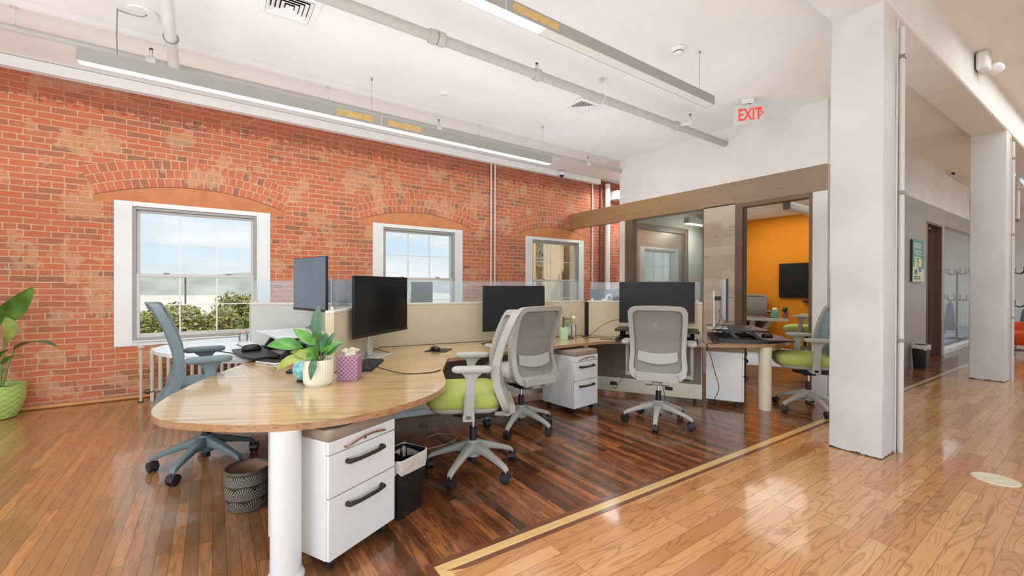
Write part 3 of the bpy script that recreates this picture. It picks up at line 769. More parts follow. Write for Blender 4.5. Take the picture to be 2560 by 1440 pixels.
def area(nm, loc, to, sx, sy_, e, col=(1, 1, 1)):
    l = bpy.data.lights.new(nm, 'AREA'); l.shape = 'RECTANGLE'; l.size = sx; l.size_y = sy_; l.energy = e; l.color = col
    o = bpy.data.objects.new(nm, l); C.objects.link(o); o.location = loc
    v = Vector(to) - Vector(loc)
    if abs(v.x) > .001 or abs(v.y) > .001: o.rotation_euler = v.to_track_quat('-Z', 'Y').to_euler()
    return o
sc_ = bpy.context.scene
sc_.view_settings.view_transform = 'Standard'; sc_.view_settings.look = 'None'; sc_.view_settings.exposure = 0.0
area('ceiling_fill_left', (-3.2, .2, 1.0), (1.5, 4.5, 3.9), 2.2, 1.6, 60, (.88, .95, 1))  # added fill aimed at the ceiling; no flash stands here
area('ceiling_fill_back', (.5, -2.4, .9), (2.2, 3.5, 3.9), 3.0, 1.2, 60, (.88, .95, 1))  # second added ceiling fill, behind the camera
wash = area('ceiling_fill_main', (1.8, 4.1, 2.3), (1.8, 4.1, 4), 8.6, 5.0, 124, (.84, .93, 1)); wash.rotation_euler = (PI, 0, 0)  # added upward fill without a fixture, brightens the ceiling evenly
area('room_fill_left', (-3.8, 2.0, 2.8), (2.5, 4.5, .6), 2.5, 2.0, 55, (.95, .98, 1))  # added fill from the left, no lamp of the room
area('room_fill_back', (.2, -2.6, 3.0), (2.5, 4.0, .6), 3.0, 2.0, 55, (.95, .98, 1))  # added fill from behind the camera, no lamp of the room
area('row_light_wall', (1.7, 5.05, 3.26), (1.7, 5.05, 0), 5.0, .1, 45, (.97, .99, 1))
area('row_light_desks', (-.5, 2.49, 3.29), (-.5, 2.49, 0), 4.8, .1, 45, (.97, .99, 1))
area('meeting_fill', (9.3, 3.9, 3.03), (9.3, 3.9, 0), 2.6, 2.4, 45, (1, .98, .93))  # added overhead fill; the pendant in this doorway is unlit
area('meeting_light_small', (9.0, 5.12, 2.68), (9.0, 5.12, 0), 1.8, .08, 14, (1, .98, .95))
area('corridor_fill', (11, .0, 4.15), (11, .0, 0), 9.0, 1.6, 85, (.97, .99, 1))  # added corridor fill, no fixture belongs to it
area('back_room_fill', (16, 3.4, 3.3), (16, 3.4, 0), 5, 1.5, 70, (.95, .98, 1))  # added fill behind the corridor glass, without a fixture
area('passage_fill', (8.4, 6.3, 3.7), (8.4, 6.3, 0), 2.5, .8, 65, (.97, .99, 1))  # added fill to brighten the passage, without a fixture
sl = bpy.data.lights.new('sun', 'SUN'); sl.energy = 3.0; sl.angle = .03; sl.color = (1, .95, .86)
so = bpy.data.objects.new('sun', sl); C.objects.link(so); so.rotation_euler = Vector((.32, .48, -.82)).to_track_quat('-Z', 'Y').to_euler()

# ------------------------------------------------------------------ office chair (faces +X)
def back_x(z):   # side profile of the back: hips, lumbar, lean
    P = [(.44, -.235), (.52, -.25), (.60, -.215), (.70, -.178), (.78, -.168), (.88, -.18), (1.0, -.215), (1.1, -.255), (1.205, -.305)]
    for (z0, x0), (z1, x1) in zip(P, P[1:]):
        if z <= z1 or z1 == P[-1][0]:
            t = (z - z0) / (z1 - z0); t2 = t
            return x0 + (x1 - x0) * t2
def back_w(z):   # half width of the frame
    P = [(.47, .20), (.53, .262), (.62, .272), (.74, .262), (.9, .266), (1.05, .276), (1.15, .278), (1.205, .262)]
    for (z0, x0), (z1, x1) in zip(P, P[1:]):
        if z <= z1 or z1 == P[-1][0]:
            t = (z - z0) / (z1 - z0); return x0 + (x1 - x0) * t
def back_pt(s, z, off):
    """s in -1..1 across, z height, off = distance behind the front skin"""
    wdt = back_w(min(max(z, .47), 1.205)); x = back_x(min(max(z, .44), 1.205))
    return Vector((x + .045 * s * s - off, s * wdt, z + .012 * (1 - s * s) * max(0, (z - 1.1) / .1)))
def make_chair(label, body, mesh, seat_m, group):
    t = thing('office_chair', label, 'office chair', (0, 0, 0), 0, group)
    # five-star base
    base = MB().lathe([(.052, .115), (.058, .13), (.055, .22), (.045, .235), (.03, .236)], 20)
    for k in range(5):
        a = 2 * PI * k / 5; R_ = Matrix.Rotation(a, 4, 'Z'); loops = []
        for r, zc, w_, h_ in ((.02, .18, .042, .045), (.06, .185, .04, .038), (.14, .168, .03, .026), (.24, .136, .024, .02), (.318, .108, .021, .018), (.345, .09, .019, .015), (.35, .072, .014, .004)):
            loops.append([R_ @ Vector((r, y * w_, zc + z * h_)) for y, z in rrect(2, 2, .55, 3)])
        base.loft(loops)
    base.build('star_base', body, t, smooth=45)
    for k in range(5):
        a = 2 * PI * k / 5
        for q in (0,):
            cs = MB(); R_ = Matrix.Translation((.345 * math.cos(a), .345 * math.sin(a), 0)) @ Matrix.Rotation(a + .9 + k * .7, 4, 'Z')
            for s in (-.017, .017):
                cs.loft([[R_ @ Vector((x + .012, s + y, .038 + z)) for x, z in [(.036 * f_ * math.cos(2 * PI * i / 18), .036 * f_ * math.sin(2 * PI * i / 18)) for i in range(18)]] for y, f_ in ((-.012, .8), (-.009, 1.0), (.009, 1.0), (.012, .8))])
            cs.loft([[R_ @ Vector((.012 + .039 * math.cos(b_), y, .038 + .039 * math.sin(b_))) for b_ in [PI * i / 8 for i in range(9)]] + [R_ @ Vector((.012 + .02 * math.cos(b_), y, .038 + .02 * math.sin(b_))) for b_ in [PI * (8 - i) / 8 for i in range(9)]] for y in (-.03, -.012, .012, .03)])
            cs.cyl(R_ @ Vector((0, 0, .05)), R_ @ Vector((0, 0, .088)), .012)
            cs.build('caster', M['caster'], t, smooth=40)
    MB().cyl((0, 0, .235), (0, 0, .33), .028, .027, 18).build('column_sleeve', M['black'], t, bevel=.003)
    MB().cyl((0, 0, .07), (0, 0, .115), .028, .028, 18).build('column_tip', M['black'], t, bevel=.003)
    MB().cyl((0, 0, .33), (0, 0, .43), .014, .014, 16).build('gas_lift', M['chrome'], t)
    me = MB().prism([(-.20, -.07), (-.16, -.1), (.08, -.1), (.15, -.05), (.15, .05), (.08, .1), (-.16, .1), (-.20, .07)], .425, .495)
    me.box(-.02, .05, -.3, -.1, .455, .47); me.cyl((.05, .1, .46), (.05, .24, .46), .011)
    me.box(-.06, .06, -.05, .05, .40, .43)
    me.build('tilt_mechanism', M['black_matte'], t, bevel=.008)
    # seat shell and cushion
    out = rrect(.53, .54, .12, 6)
    sh = MB().loft([[(x * f_ + .06, y * f_, z) for x, y in out] for z, f_ in ((.492, .80), (.50, .90), (.518, .95), (.535, .95))])
    sh.build('seat_shell', body, t, smooth=45)
    cu = MB(); loops = []
    for z, f_ in ((.53, .92), (.54, .985), (.57, 1.02), (.605, 1.015), (.632, .975), (.646, .91), (.653, .78), (.656, .5), (.655, .2)):
        loops.append([(x * f_ + .065, y * f_, z - .03 * max(0, (x * f_ - .1)) * (1 if z > .56 else .3) - (.012 * (1 - (y * f_ / .27) ** 2) if z > .63 else 0)) for x, y in out])
    cu.loft(loops); co = cu.build('seat_cushion', seat_m, t, smooth=60)
    # armrests
    for s in (-1, 1):
        ar = MB(); y = s * .315
        ar.loft([[(x + .0, yy, z) for x, yy in ((-.035, y - .014), (.045, y - .014), (.045, y + .014), (-.035, y + .014))] for x, z in ((0, 0),)] if False else
                [[(cx + dx_ * w_, y + dy_ * .014, z) for dx_, dy_ in rrect(2, 2, .5, 2)] for cx, w_, z in ((.03, .036, .485), (.028, .036, .56), (.022, .037, .64), (.016, .034, .74), (.012, .045, .775), (.008, .07, .80), (.005, .085, .812))])
        ar.loft([[(x_, y0, z_) for x_, z_ in ((-.01, .47), (.07, .47), (.07, .51), (-.01, .51))] for y0 in (s * .18, y + s * .014)])
        a_o = ar.build('armrest', body, t, smooth=40)
        pd = MB().loft([[(px_ * f_ + .005, y + py_ * f_, z) for px_, py_ in rrect(.285, .095, .045, 5)] for z, f_ in ((.808, .88), (.814, .97), (.826, 1.0), (.838, .98), (.846, .88), (.848, .6))])
        pd.build('arm_pad', body, a_o, smooth=50)
    # backrest frame: a closed ring swept on the curved skin
    def ring(zlo, zhi, inset, n=64):
        pts = []
        hw = 1.0
        for s, z in [(a, b) for a, b in ring_uv(zlo, zhi, inset, n)]: pts.append((s, z))
        return pts
    def ring_uv(zlo, zhi, inset, n):
        o = []
        W = .27
        for x, y in rrect(2 * (W - inset), (zhi - zlo), .05, 4): o.append((x / W, (zlo + zhi) / 2 + y))
        # densify the long sides so that they follow the curve
        d = []
        for i in range(len(o)):
            a, b = o[i], o[(i + 1) % len(o)]; L = math.hypot((a[0] - b[0]) * W, a[1] - b[1]); k = max(1, int(L / .05))
            for q in range(k): d.append((a[0] + (b[0] - a[0]) * q / k, a[1] + (b[1] - a[1]) * q / k))
        return d
    def remap(dst_len, src):
        """resample a closed loop to a fixed count"""
        P = [Vector(p) for p in src]; L = [0]
        for i in range(len(P)): L.append(L[-1] + (P[(i + 1) % len(P)] - P[i]).length)
        o = []
        for k in range(dst_len):
            d = L[-1] * k / dst_len
            for i in range(len(P)):
                if L[i] <= d <= L[i + 1]:
                    f_ = (d - L[i]) / max(L[i + 1] - L[i], 1e-6); o.append(P[i].lerp(P[(i + 1) % len(P)], f_)); break
        return o
    NN = 96
    oo = remap(NN, ring_uv(.485, 1.205, 0.0, 0)); ii = remap(NN, ring_uv(.565, 1.165, .045, 0))
    fr = MB()
    loops = [[back_pt(s, z, d_) for s, z in src] for src, d_ in ((oo, .004), (oo, .03), (oo, .036), (oo, .058), (ii, .058), (ii, .018), (ii, .0))]
    fr.loft(loops + [loops[0]], cap=False)
    fr.build('back_frame', body, t, smooth=35)
    # the woven panel and the lumbar pad
    MB().grid(lambda u, v: back_pt(-.86 + 1.72 * u, .55 + .63 * v, .02), 10, 20).build('back_mesh', mesh, t, smooth=80)
    lp = MB()
    lp.loft([[back_pt(s, z, d_) for s, z in [(-.7 + 1.4 * i / 14, .655 + .03 * abs(-1 + 2 * i / 14) ** 2 - .01) for i in range(15)] + [(.7 - 1.4 * i / 14, .745 + .02 * abs(1 - 2 * i / 14) ** 2) for i in range(15)]] for d_ in (.03, .046)])
    lp.build('lumbar_pad', body, t, smooth=40)
    # two struts from the frame down to the mechanism
    br = MB()
    for s in (-1, 1):
        br.loft([[(x - q_, s * .075 + y_ * .03, z) for q_, y_ in ((-.012, -1), (.024, -1), (.03, 1), (-.012, 1))] for x, z in ((-.285, .50), (-.275, .46), (-.235, .435), (-.18, .44))])
    br.box(-.25, -.12, -.1, .1, .44, .47)
    br.loft([[(-.255 - q_, y_, z_) for q_, z_ in ((0, .49), (.05, .485), (.045, .545), (0, .555))] for y_ in (-.19, -.1, .1, .19)])
    br.build('back_bracket', body, t, bevel=.008)
    return t
CH = 'office chairs at the desks'
ch1 = make_chair('grey office chair with a lime seat pulled up to the round desk end', M['chair_grey'], M['chair_mesh'], M['seat_green'], CH)
ch1.location = (1.625, 2.82, 0); ch1.rotation_euler = (0, 0, math.radians(150))
def spin_base(ch, deg):
    """turn the star base and its casters under the seat"""
    R_ = Matrix.Rotation(math.radians(deg), 4, 'Z')
    for c in ch.children:
        if c.name.split('.')[0] in ('star_base', 'caster'): c.rotation_euler = (0, 0, math.radians(deg))
def recolor(ch, body=None, mesh=None, seat=None):
    def rec(o):
        if o.type == 'MESH':
            nm = o.data.materials[0].name
            rep = {'warm_grey_chair_plastic': body, 'grey_back_mesh': mesh, 'lime_seat_fabric': seat}.get(nm)
            if rep:
                o.data = o.data.copy(); o.data.materials[0] = rep
        for c in o.children: rec(c)
    rec(ch)
ch2 = dup(ch1, (2.49, 3.38, 0), math.radians(93), 'grey office chair seen from behind, tucked between the lime-seat chair and the white cabinet')
recolor(ch2, seat=M['seat_grey'])
ch3 = dup(ch1, (3.75, 2.71, 0), math.radians(33), 'grey office chair with a pale seat facing away at the corner desk')
recolor(ch3, seat=M['seat_grey'])
ch4 = dup(ch1, (5.55, 2.02, 0), math.radians(128), 'grey office chair with a lime seat half hidden by the nearer white column')
recolor(ch4, mesh=M['slate_mesh'])
ch5 = dup(ch1, (-.04, 4.06, 0), math.radians(3), 'grey office chair in backlit blue tones standing in front of the large window')
recolor(ch5, body=M['chair_backlit'], mesh=M['slate_mesh'], seat=M['chair_backlit'])  # body, mesh and seat take the painted backlight tint
ch5.scale = (1, 1, 1.05)
for c, rot in ((ch1, -4 - 150), (ch2, -4 - 93), (ch3, -5 - 33), (ch4, 15 - 128), (ch5, 20 - 3)): spin_base(c, rot)
ch6 = dup(ch1, (10.35, 4.9, .0105), math.radians(204), 'grey office chair behind the rustic meeting table', 'chairs in the meeting room')
recolor(ch6, body=M['chair_olive'], mesh=M['chair_olive'], seat=M['chair_olive'])
ch7 = dup(ch1, (9.45, 3.5, .0105), math.radians(100), 'pale lime-seat office chair at the near side of the meeting table', 'chairs in the meeting room')

# ------------------------------------------------------------------ worktops
T1, TH = .75, .036
A = (.709, 3.352); B = (1.42, 4.52); Cc = (4.08, 4.10); Dd = (4.82, 2.87); E_ = (.35, 5.45)
def offs(P, Q, R_, d, sgn):
    # mitred offset of the corner Q on the path P-Q-R
    def nrm(a, b):
        v = Vector((b[0] - a[0], b[1] - a[1])).normalized(); return Vector((-v.y, v.x)) * sgn
    n1, n2 = nrm(P, Q), nrm(Q, R_); m = (n1 + n2).normalized(); k = d / max(m.dot(n1), .2)
    return (Q[0] + m.x * k, Q[1] + m.y * k)
def offe(P, Q, d, sgn, at):
    v = Vector((Q[0] - P[0], Q[1] - P[1])).normalized(); return (at[0] - v.y * sgn * d, at[1] + v.x * sgn * d)
dI = .037
A_l, A_r = offe(A, B, dI, 1, A), offe(A, B, dI, -1, A)
B_l, B_r, B_u = offs(A, B, E_, dI, 1), offs(A, B, Cc, dI, -1), offs(E_, B, Cc, dI, 1)
E_l, E_r = offe(B, E_, dI, 1, E_), offe(B, E_, dI, -1, E_)
C_d, C_u = offs(B, Cc, Dd, dI, -1), offs(B, Cc, Dd, dI, 1)
D_d = offe(Cc, Dd, dI, -1, Dd)
def worktop(label, poly, deg, top=None, edge=None):
    cx = sum(p[0] for p in poly) / len(poly); cy = sum(p[1] for p in poly) / len(poly)
    t = thing('worktop', label, 'desk worktop', (cx, cy, 0), 0, 'zebra-wood desk worktops')
    loc = [(p[0] - cx, p[1] - cy) for p in poly]
    MB().prism(loc, T1 - .003, T1).build('top_surface', top or lam(deg), t, smooth=0)
    MB().prism(loc, T1 - TH, T1 - .0032).build('edge_band', edge or M['edge'], t, smooth=30)
    return t
def leg(t, x, y, r, mat):
    o = t.location
    MB().lathe([(r, .0), (r, T1 - TH)], 32, (x - o.x, y - o.y, 0)).build('leg', mat, t, smooth=60)
def xy(l): return [(p.x, p.y) for p in l]
nose = xy(crom([(-.02, 3.716, 0), (-.068, 3.60, 0), (-.175, 3.31, 0), (-.24, 3.07, 0), (-.258, 2.86, 0), (-.208, 2.67, 0), (-.06, 2.49, 0), (.166, 2.31, 0), (.388, 2.215, 0), (.612, 2.20, 0), (.839, 2.25, 0), (1.081, 2.37, 0), (1.263, 2.563, 0), (1.39, 2.84, 0), (1.45, 2.99, 0)], 5))
w1 = worktop('large half-round zebra-wood desk end in the foreground', nose, -30)
leg(w1, .288, 2.285, .068, M['white_metal'])
MB().lathe([(.082, 0), (.084, .012), (.078, .024), (.071, .03)], 32, (.288 - w1.location.x, 2.285 - w1.location.y, 0)).build('leg_foot', M['white_metal'], w1, smooth=50)
worktop('zebra-wood desk piece with slanting grain between the plant and the backlit chair', [A_l, (-.02, 3.718), (.31, 4.38), (.33, 4.43), (B_l[0] - .03, B_l[1] - .07)], 100)
worktop('long zebra-wood desk piece under the black monitor and mouse pad', [A_r, (1.452, 2.992), (1.738, 3.478), (2.198, 3.5), (2.749, 3.52), (2.749, 4.272), B_r], 8)
w4p = [(2.75, 4.272), (2.75, 3.52), (3.1, 3.54), (3.55, 3.545)] + xy(crom([(3.6, 3.545, 0), (3.86, 3.50, 0), (4.06, 3.35, 0), (4.22, 3.13, 0), (4.38, 2.905, 0)], 5)) + [(4.571, 2.675), D_d, C_d]
worktop('plain curved corner desk piece in front of the grey chair with the pale seat', w4p, 20, laminate('soft_corner_laminate', math.radians(20), rgb(200, 164, 116), rgb(208, 172, 124), rgb(214, 180, 134)))
w5 = worktop('far rounded zebra-wood desk end beside the white column', [(Dd[0] + .002, Dd[1] - .004), (4.575, 2.671)] + xy(crom([(4.60, 2.645, 0), (4.886, 2.403, 0), (5.129, 2.279, 0), (5.448, 2.228, 0), (5.724, 2.262, 0), (5.95, 2.42, 0), (6.03, 2.72, 0), (5.86, 3.05, 0), (5.5, 3.3, 0)], 5)) + [(5.2, 3.4)], 30)
leg(w5, 5.16, 2.31, .066, M['cream_metal'])
worktop('rounded desk end whitened for window glare under the large window', [(B_l[0] - .04, B_l[1] - .035), (.325, 4.435), (.30, 4.42), (.22, 4.43), (.106, 4.48)] + xy(crom([(-.14, 4.86, 0), (-.36, 5.2, 0), (-.50, 5.633, 0), (-.38, 6.017, 0), (-.12, 6.28, 0), (.2, 6.37, 0), (.55, 6.28, 0), (.84, 6.03, 0)], 5)) + [E_r, (E_r[0] - .03, E_r[1] + .03), (E_l[0] - .03, E_l[1] + .03), E_l], 130, M['glare_lam'], M['glare_lam'])
worktop('desk piece on the hidden window side of the long divider', [B_u, E_r, (.84, 6.018), (1.9, 5.25), (4.25, 4.88), C_u], 0)

# ------------------------------------------------------------------ desk dividers
def divider(label, P, Q, fab, low, outlets=(), side=-1, glass=True, ext0=0.0, ext1=0.0, gap0=.0, post=None):
    dx_, dy_ = Q[0] - P[0], Q[1] - P[1]; L = math.hypot(dx_, dy_); an = math.atan2(dy_, dx_)
    t = thing('desk_divider', label, 'desk divider', (P[0], P[1], 0), an, 'fabric desk dividers')
    MB().box(.012, L - .012, -.03, .03, T1 + .001, 1.19).build('fabric_panel', fab, t, bevel=.004)
    MB().box(.012, L - .012, -.028, .028, .225, T1 - TH - .001).build('modesty_panel', low, t, bevel=.003)
    MB().box(0, L, -.034, .034, 1.19, 1.215).build('top_cap', M['cream'], t, bevel=.005)
    MB().box(.0, L, -.036, .036, .05, .225).build('base_raceway', M['raceway'], t, bevel=.003)
    MB().box(.0, .012, -.032, .032, .05, 1.19).build('end_post', fab, t); MB().box(L - .012, L, -.032, .032, .05, 1.19).build('end_post', fab, t)
    for x in (.08, L - .08): MB().cyl((x, 0, 0), (x, 0, .05), .018).build('glide', M['black'], t)
    for x in outlets: MB().box(x - .045, x + .045, side * .030 if side > 0 else side * .042, side * .042 if side > 0 else side * .030, .125, .17).build('outlet', M['black'], t, bevel=.002)
    if glass:
        MB().box(gap0 + .03, L - .03, -.004, .004, 1.2155, 1.455).build('glass_screen', M['screen_glass'], t, bevel=.001, smooth=0)
        cl_ = MB()
        for x in (gap0 + .06, L - .06): cl_.box(x - .012, x + .012, -.01, .01, 1.215, 1.24)
        cl_.build('screen_clip', M['silver'], t)
    return t
def trim_(P, Q, a, b):
    v = Vector((Q[0] - P[0], Q[1] - P[1])); L = v.length; v.normalize(); return (P[0] + v.x * a, P[1] + v.y * a), (Q[0] - v.x * b, Q[1] - v.y * b)
divider('beige fabric divider ending behind the white plant pot', *trim_(A, B, 0, .07), M['fabric'], M['taupe'], (.42,), -1)
divider('long beige fabric divider behind the two dark monitors', *trim_(B, Cc, .0, .03), M['fabric'], M['taupe'], (.5, 2.1), -1)
divider('short beige divider behind the corner monitor', *trim_(Cc, Dd, .04, .0), M['fabric'], M['taupe'], (.35, 1.02), -1)
divider('grey-sided fabric divider running toward the large window', *trim_(B, E_, .06, 0), M['fabric_grey'], M['slate_panel'], (.5,), 1)
t = thing('joint_post', 'thin black joint post between the two beige dividers at the desk corner', 'post', (Cc[0] - .012, Cc[1] - .045, T1))
MB().box(-.02, .02, -.02, .02, 0.001, .44).build('post', M['black_post'], t)

# ------------------------------------------------------------------ monitors
def monitor(label, c, ang, zb, w_, h_, scr, foot=None, shell='black', group='desk monitors', zfoot=T1, arm=.1, back=.13, stand=True):
    """c = centre of the screen plane; ang = direction of the screen's left-right axis; faces the right-hand side of ang rotated -90"""
    t = thing('monitor', label, 'monitor', (c[0], c[1], zfoot), ang, group)
    z0 = zb - zfoot
    MB().box(-w_ / 2, w_ / 2, 0, .022, z0, z0 + h_).build('housing', M[shell], t, bevel=.004)
    MB().box(-w_ / 2 + .006, w_ / 2 - .006, -.0016, .0, z0 + .024, z0 + h_ - .006).build('screen', M[scr], t, smooth=0)
    MB().box(-w_ / 2, w_ / 2, -.003, .0, z0, z0 + .022).build('chin', M['black'], t, bevel=.001)
    if stand:
        MB().box(-.16, .16, .022, .05, z0 + .1, z0 + h_ - .1).build('back_bulge', M['silver'], t, bevel=.01)
        st = MB().box(-.035, .035, arm + .03, arm + .06, .012, z0 + h_ * .72)
        st.build('stand_column', M['silver'], t, bevel=.008)
        MB().box(-.04, .04, .045, arm + .04, z0 + h_ * .48, z0 + h_ * .58).build('stand_neck', M['black'], t, bevel=.006)
        MB().box(-.16, .16, arm - .1, arm + back, 0, .012).build('stand_foot', M['silver'], t, bevel=.004)
    return t
monitor('black monitor on a silver stand nearest the tissue box', (1.27, 3.83), math.radians(39.5), .965, .86, .52, 'screen', arm=.10)
monitor('dark monitor behind the side-turned grey chair', (2.874, 4.02), math.radians(-6), .89, .82, .515, 'screen_sheen', arm=.07)
monitor('wide dark monitor facing out on the black desk riser at the corner', (4.35, 3.17), math.radians(-40), .964, .88, .49, 'screen_sheen', zfoot=.9005, arm=.04)
monitor('monitor with painted sky reflection raised on the riser before the brick wall', (.76, 4.49), math.radians(-77), 1.157, .73, .515, 'screen_sky', zfoot=.9505, arm=.03, back=.06)
m4 = monitor('silver-backed monitor seen edge-on beside the meeting room door', (5.06, 2.72), math.radians(32), 1.0, .84, .49, 'screen_sheen', zfoot=.9005, arm=.08)
for ch in m4.children:
    if ch.name.split('.')[0] == 'housing':
        MB().loft([[(x * f_, y_, .10 + .245 + z_ * f_) for x, z_ in rrect(.83, .485, .04, 4)] for y_, f_ in ((.0225, 1.0), (.034, .93), (.046, .75))]).build('back_shell', M['silverwhite'], m4, smooth=50)
# monitors on the window side, seen through the acrylic screens
monitor('back-row blue screen seen through the acrylic beside the black monitor', (1.38, 5.06), math.radians(-28), 1.0, .72, .45, 'screen_navy', group='monitors beyond the divider')
monitor('slim back-row monitor at the edge of the second window', (2.12, 4.93), math.radians(10), 1.0, .30, .45, 'screen_sheen', group='monitors beyond the divider')
monitor('small pale back-row monitor below the third window', (3.62, 4.62), math.radians(-30), 1.0, .24, .36, 'screen_sky', group='monitors beyond the divider', arm=.05)
monitor('back-row dark monitor in front of the white drain pipes', (4.72, 4.25), math.radians(-30), 1.0, .56, .36, 'screen_sheen', group='monitors beyond the divider', arm=.05, zfoot=.735)

# ------------------------------------------------------------------ desk risers
def riser(label, c, ang, L, W, ztop, tray, mat_top='black', edge='black'):
    """local x along the user's edge, local -y towards the user"""
    t = thing('desk_riser', label, 'desk riser', (c[0], c[1], T1), ang, 'sit-stand desk risers')
    zt = ztop - T1
    MB().prism(rrect(L, W, .04, 4), zt - .022, zt).build('top_plate', M[mat_top], t, bevel=.004)
    b_ = MB(); b_.box(-L / 2 + .03, L / 2 - .03, W / 2 - .05, W / 2 - .02, 0, .05)
    for s in (-1, 1): b_.box(s * (L / 2 - .03) - .02, s * (L / 2 - .03) + .02, -W / 2 + .02, W / 2 - .02, 0, .045)
    b_.box(-L / 2 + .03, L / 2 - .03, -W / 2 + .02, -W / 2 + .05, 0, .03)
    b_.build('base_frame', M['black'], t, bevel=.003)
    for s in (-1, 1):
        for k in (0, 1):
            y0 = -W / 2 + .08 + k * W * .42
            MB().loft([[(s * (L / 2 - .07) + a * .02, y + bq * .025, z) for a, bq in ((-1, -1), (1, -1), (1, 1), (-1, 1))] for y, z in ((y0, .03), (y0 + .1, zt - .025))]).build('lift_arm', M['black'], t)
    if tray:
        tz = .022
        MB().prism([(x, y - W / 2 - tray / 2 + .05) for x, y in rrect(L * .92, tray, .05, 4)], tz, tz + .018).build('keyboard_tray', M['black'], t, bevel=.004)
    return t
riser('black desk riser under the wide corner monitor', (4.29, 3.13), math.radians(-57), .92, .42, .90, 0)
riser('black desk riser on the far rounded desk end', (5.30, 2.72), math.radians(40), .74, .56, .90, .32)
riser('black desk riser with a pale-lit top behind the leafy plant', (.62, 4.60), math.radians(-81), .76, .44, .95, .26, 'silverwhite')

# ------------------------------------------------------------------ mobile file cabinets
def cabinet(label, c, ang, w_, d_, h_, cush=True, back_to_us=False):
    """local -y is the drawer front; c = centre of the footprint"""
    t = thing('file_cabinet', label, 'file cabinet', (c[0], c[1], 0), ang, 'mobile file cabinets')
    z0 = .065
    MB().box(-w_ / 2, w_ / 2, -d_ / 2 + .022, d_ / 2, z0, h_).build('body', M['white_metal'], t, bevel=.003)
    zs = [(z0, z0 + (h_ - z0) * .52), (z0 + (h_ - z0) * .525, z0 + (h_ - z0) * .885)]
    for a, b in zs:
        dr = MB().box(-w_ / 2 + .002, w_ / 2 - .002, -d_ / 2, -d_ / 2 + .02, a + .002, b - .002).build('drawer', M['white_metal'], t, bevel=.003)
        zz = b - (b - a) * .2 if b - a > .25 else b - (b - a) * .27
        hd = MB().tube([(-.115, -d_ / 2 - .001, zz), (-.115, -d_ / 2 - .022, zz), (-.06, -d_ / 2 - .036, zz), (.06, -d_ / 2 - .036, zz), (.115, -d_ / 2 - .022, zz), (.115, -d_ / 2 - .001, zz)], [.013, .013, .010, .010, .013, .013], 8)
        hd.build('handle', M['handle'], dr, smooth=50)
    tp = MB().box(-w_ / 2 + .002, w_ / 2 - .002, -d_ / 2, -d_ / 2 + .02, z0 + (h_ - z0) * .89, h_ - .002).build('top_strip', M['white_metal'], t, bevel=.003)
    zz = h_ - (h_ - z0) * .055
    zl = zz - .006
    MB().cyl((0, -d_ / 2, zl), (0, -d_ / 2 - .006, zl), .011, .010, 18).build('lock', M['chrome'], tp, bevel=.001)
    MB().cyl((0, -d_ / 2 - .006, zl), (0, -d_ / 2 - .0075, zl), .006, .006, 12).build('keyhole', M['black'], tp)
    MB().tube(crom([(-.13, -d_ / 2 - .002, zz - .014), (-.128, -d_ / 2 - .02, zz - .013), (-.10, -d_ / 2 - .028, zz - .004), (-.05, -d_ / 2 - .03, zz + .008), (0, -d_ / 2 - .031, zz + .012), (.05, -d_ / 2 - .03, zz + .010), (.10, -d_ / 2 - .028, zz + .002), (.128, -d_ / 2 - .02, zz - .006), (.13, -d_ / 2 - .002, zz - .007)], 4), .005, 8).build('pull_handle', M['copper'], tp)
    if cush:
        MB().loft([[(x * f_, y * f_, z) for x, y in rrect(w_ + .006, d_ + .006, .03, 4)] for z, f_ in ((h_ + .001, .985), (h_ + .012, 1.0), (h_ + .04, 1.0), (h_ + .052, .975), (h_ + .055, .9))]).build('seat_pad', M['cushion_top'], t, smooth=50)
    for x in (-1, 1):
        for y in (-1, 1):
            cs = MB(); X0, Y0 = x * (w_ / 2 - .05), y * (d_ / 2 - .06)
            cs.cyl((X0 - .012, Y0, .03), (X0 + .012, Y0, .03), .03, .03, 16); cs.box(X0 - .016, X0 + .016, Y0 - .02, Y0 + .02, .04, z0 - .001)
            cs.build('caster', M['caster'], t, bevel=.003)
    return t
n27 = (math.cos(math.radians(27)), math.sin(math.radians(27)))
cabinet('white two-drawer file cabinet with taupe pad under the foreground desk end', (.455 + .225 * n27[0] - .235 * n27[1], 2.172 + .225 * n27[1] + .235 * n27[0]), math.radians(27), .45, .47, .645)
cabinet('white two-drawer file cabinet between the two pale-seat grey chairs', (3.385, 3.64), math.radians(6), .41, .48, .635)
cabinet('white file cabinet turned side-on under the far rounded desk end', (5.12, 2.75), math.radians(27), .46, .40, .635)

# ------------------------------------------------------------------ things on the desks
def leaf(mb, base, tip, w, droop=.0, fold=.25, nrm=None, n=8):
    """a leaf blade from base to tip, width w, sagging by droop"""
    b = Vector(base); t = Vector(tip); d = t - b; L = d.length
    side = d.cross(Vector(nrm) if nrm else Vector((0, 0, 1)))
    if side.length < 1e-4: side = Vector((1, 0, 0))
    side.normalize(); up = side.cross(d.normalized())
    rows = []
    for i in range(n + 1):
        u = i / n; p = b + d * u + up * (droop * 4 * u * (1 - u))
        ww = w * (math.sin(PI * min(1, u ** .75)) ** .8) * .5 if 0 < u < 1 else .001
        rows.append([p - side * ww + up * ww * fold, p - side * ww * .5 + up * ww * fold * .3, p, p + side * ww * .5 + up * ww * fold * .3, p + side * ww + up * ww * fold])
    o = len(mb.v); mb.v += [tuple(q) for r in rows for q in r]
    for i in range(n):
        for k in range(4): mb.f.append((o + i * 5 + k, o + i * 5 + k + 1, o + (i + 1) * 5 + k + 1, o + (i + 1) * 5 + k))
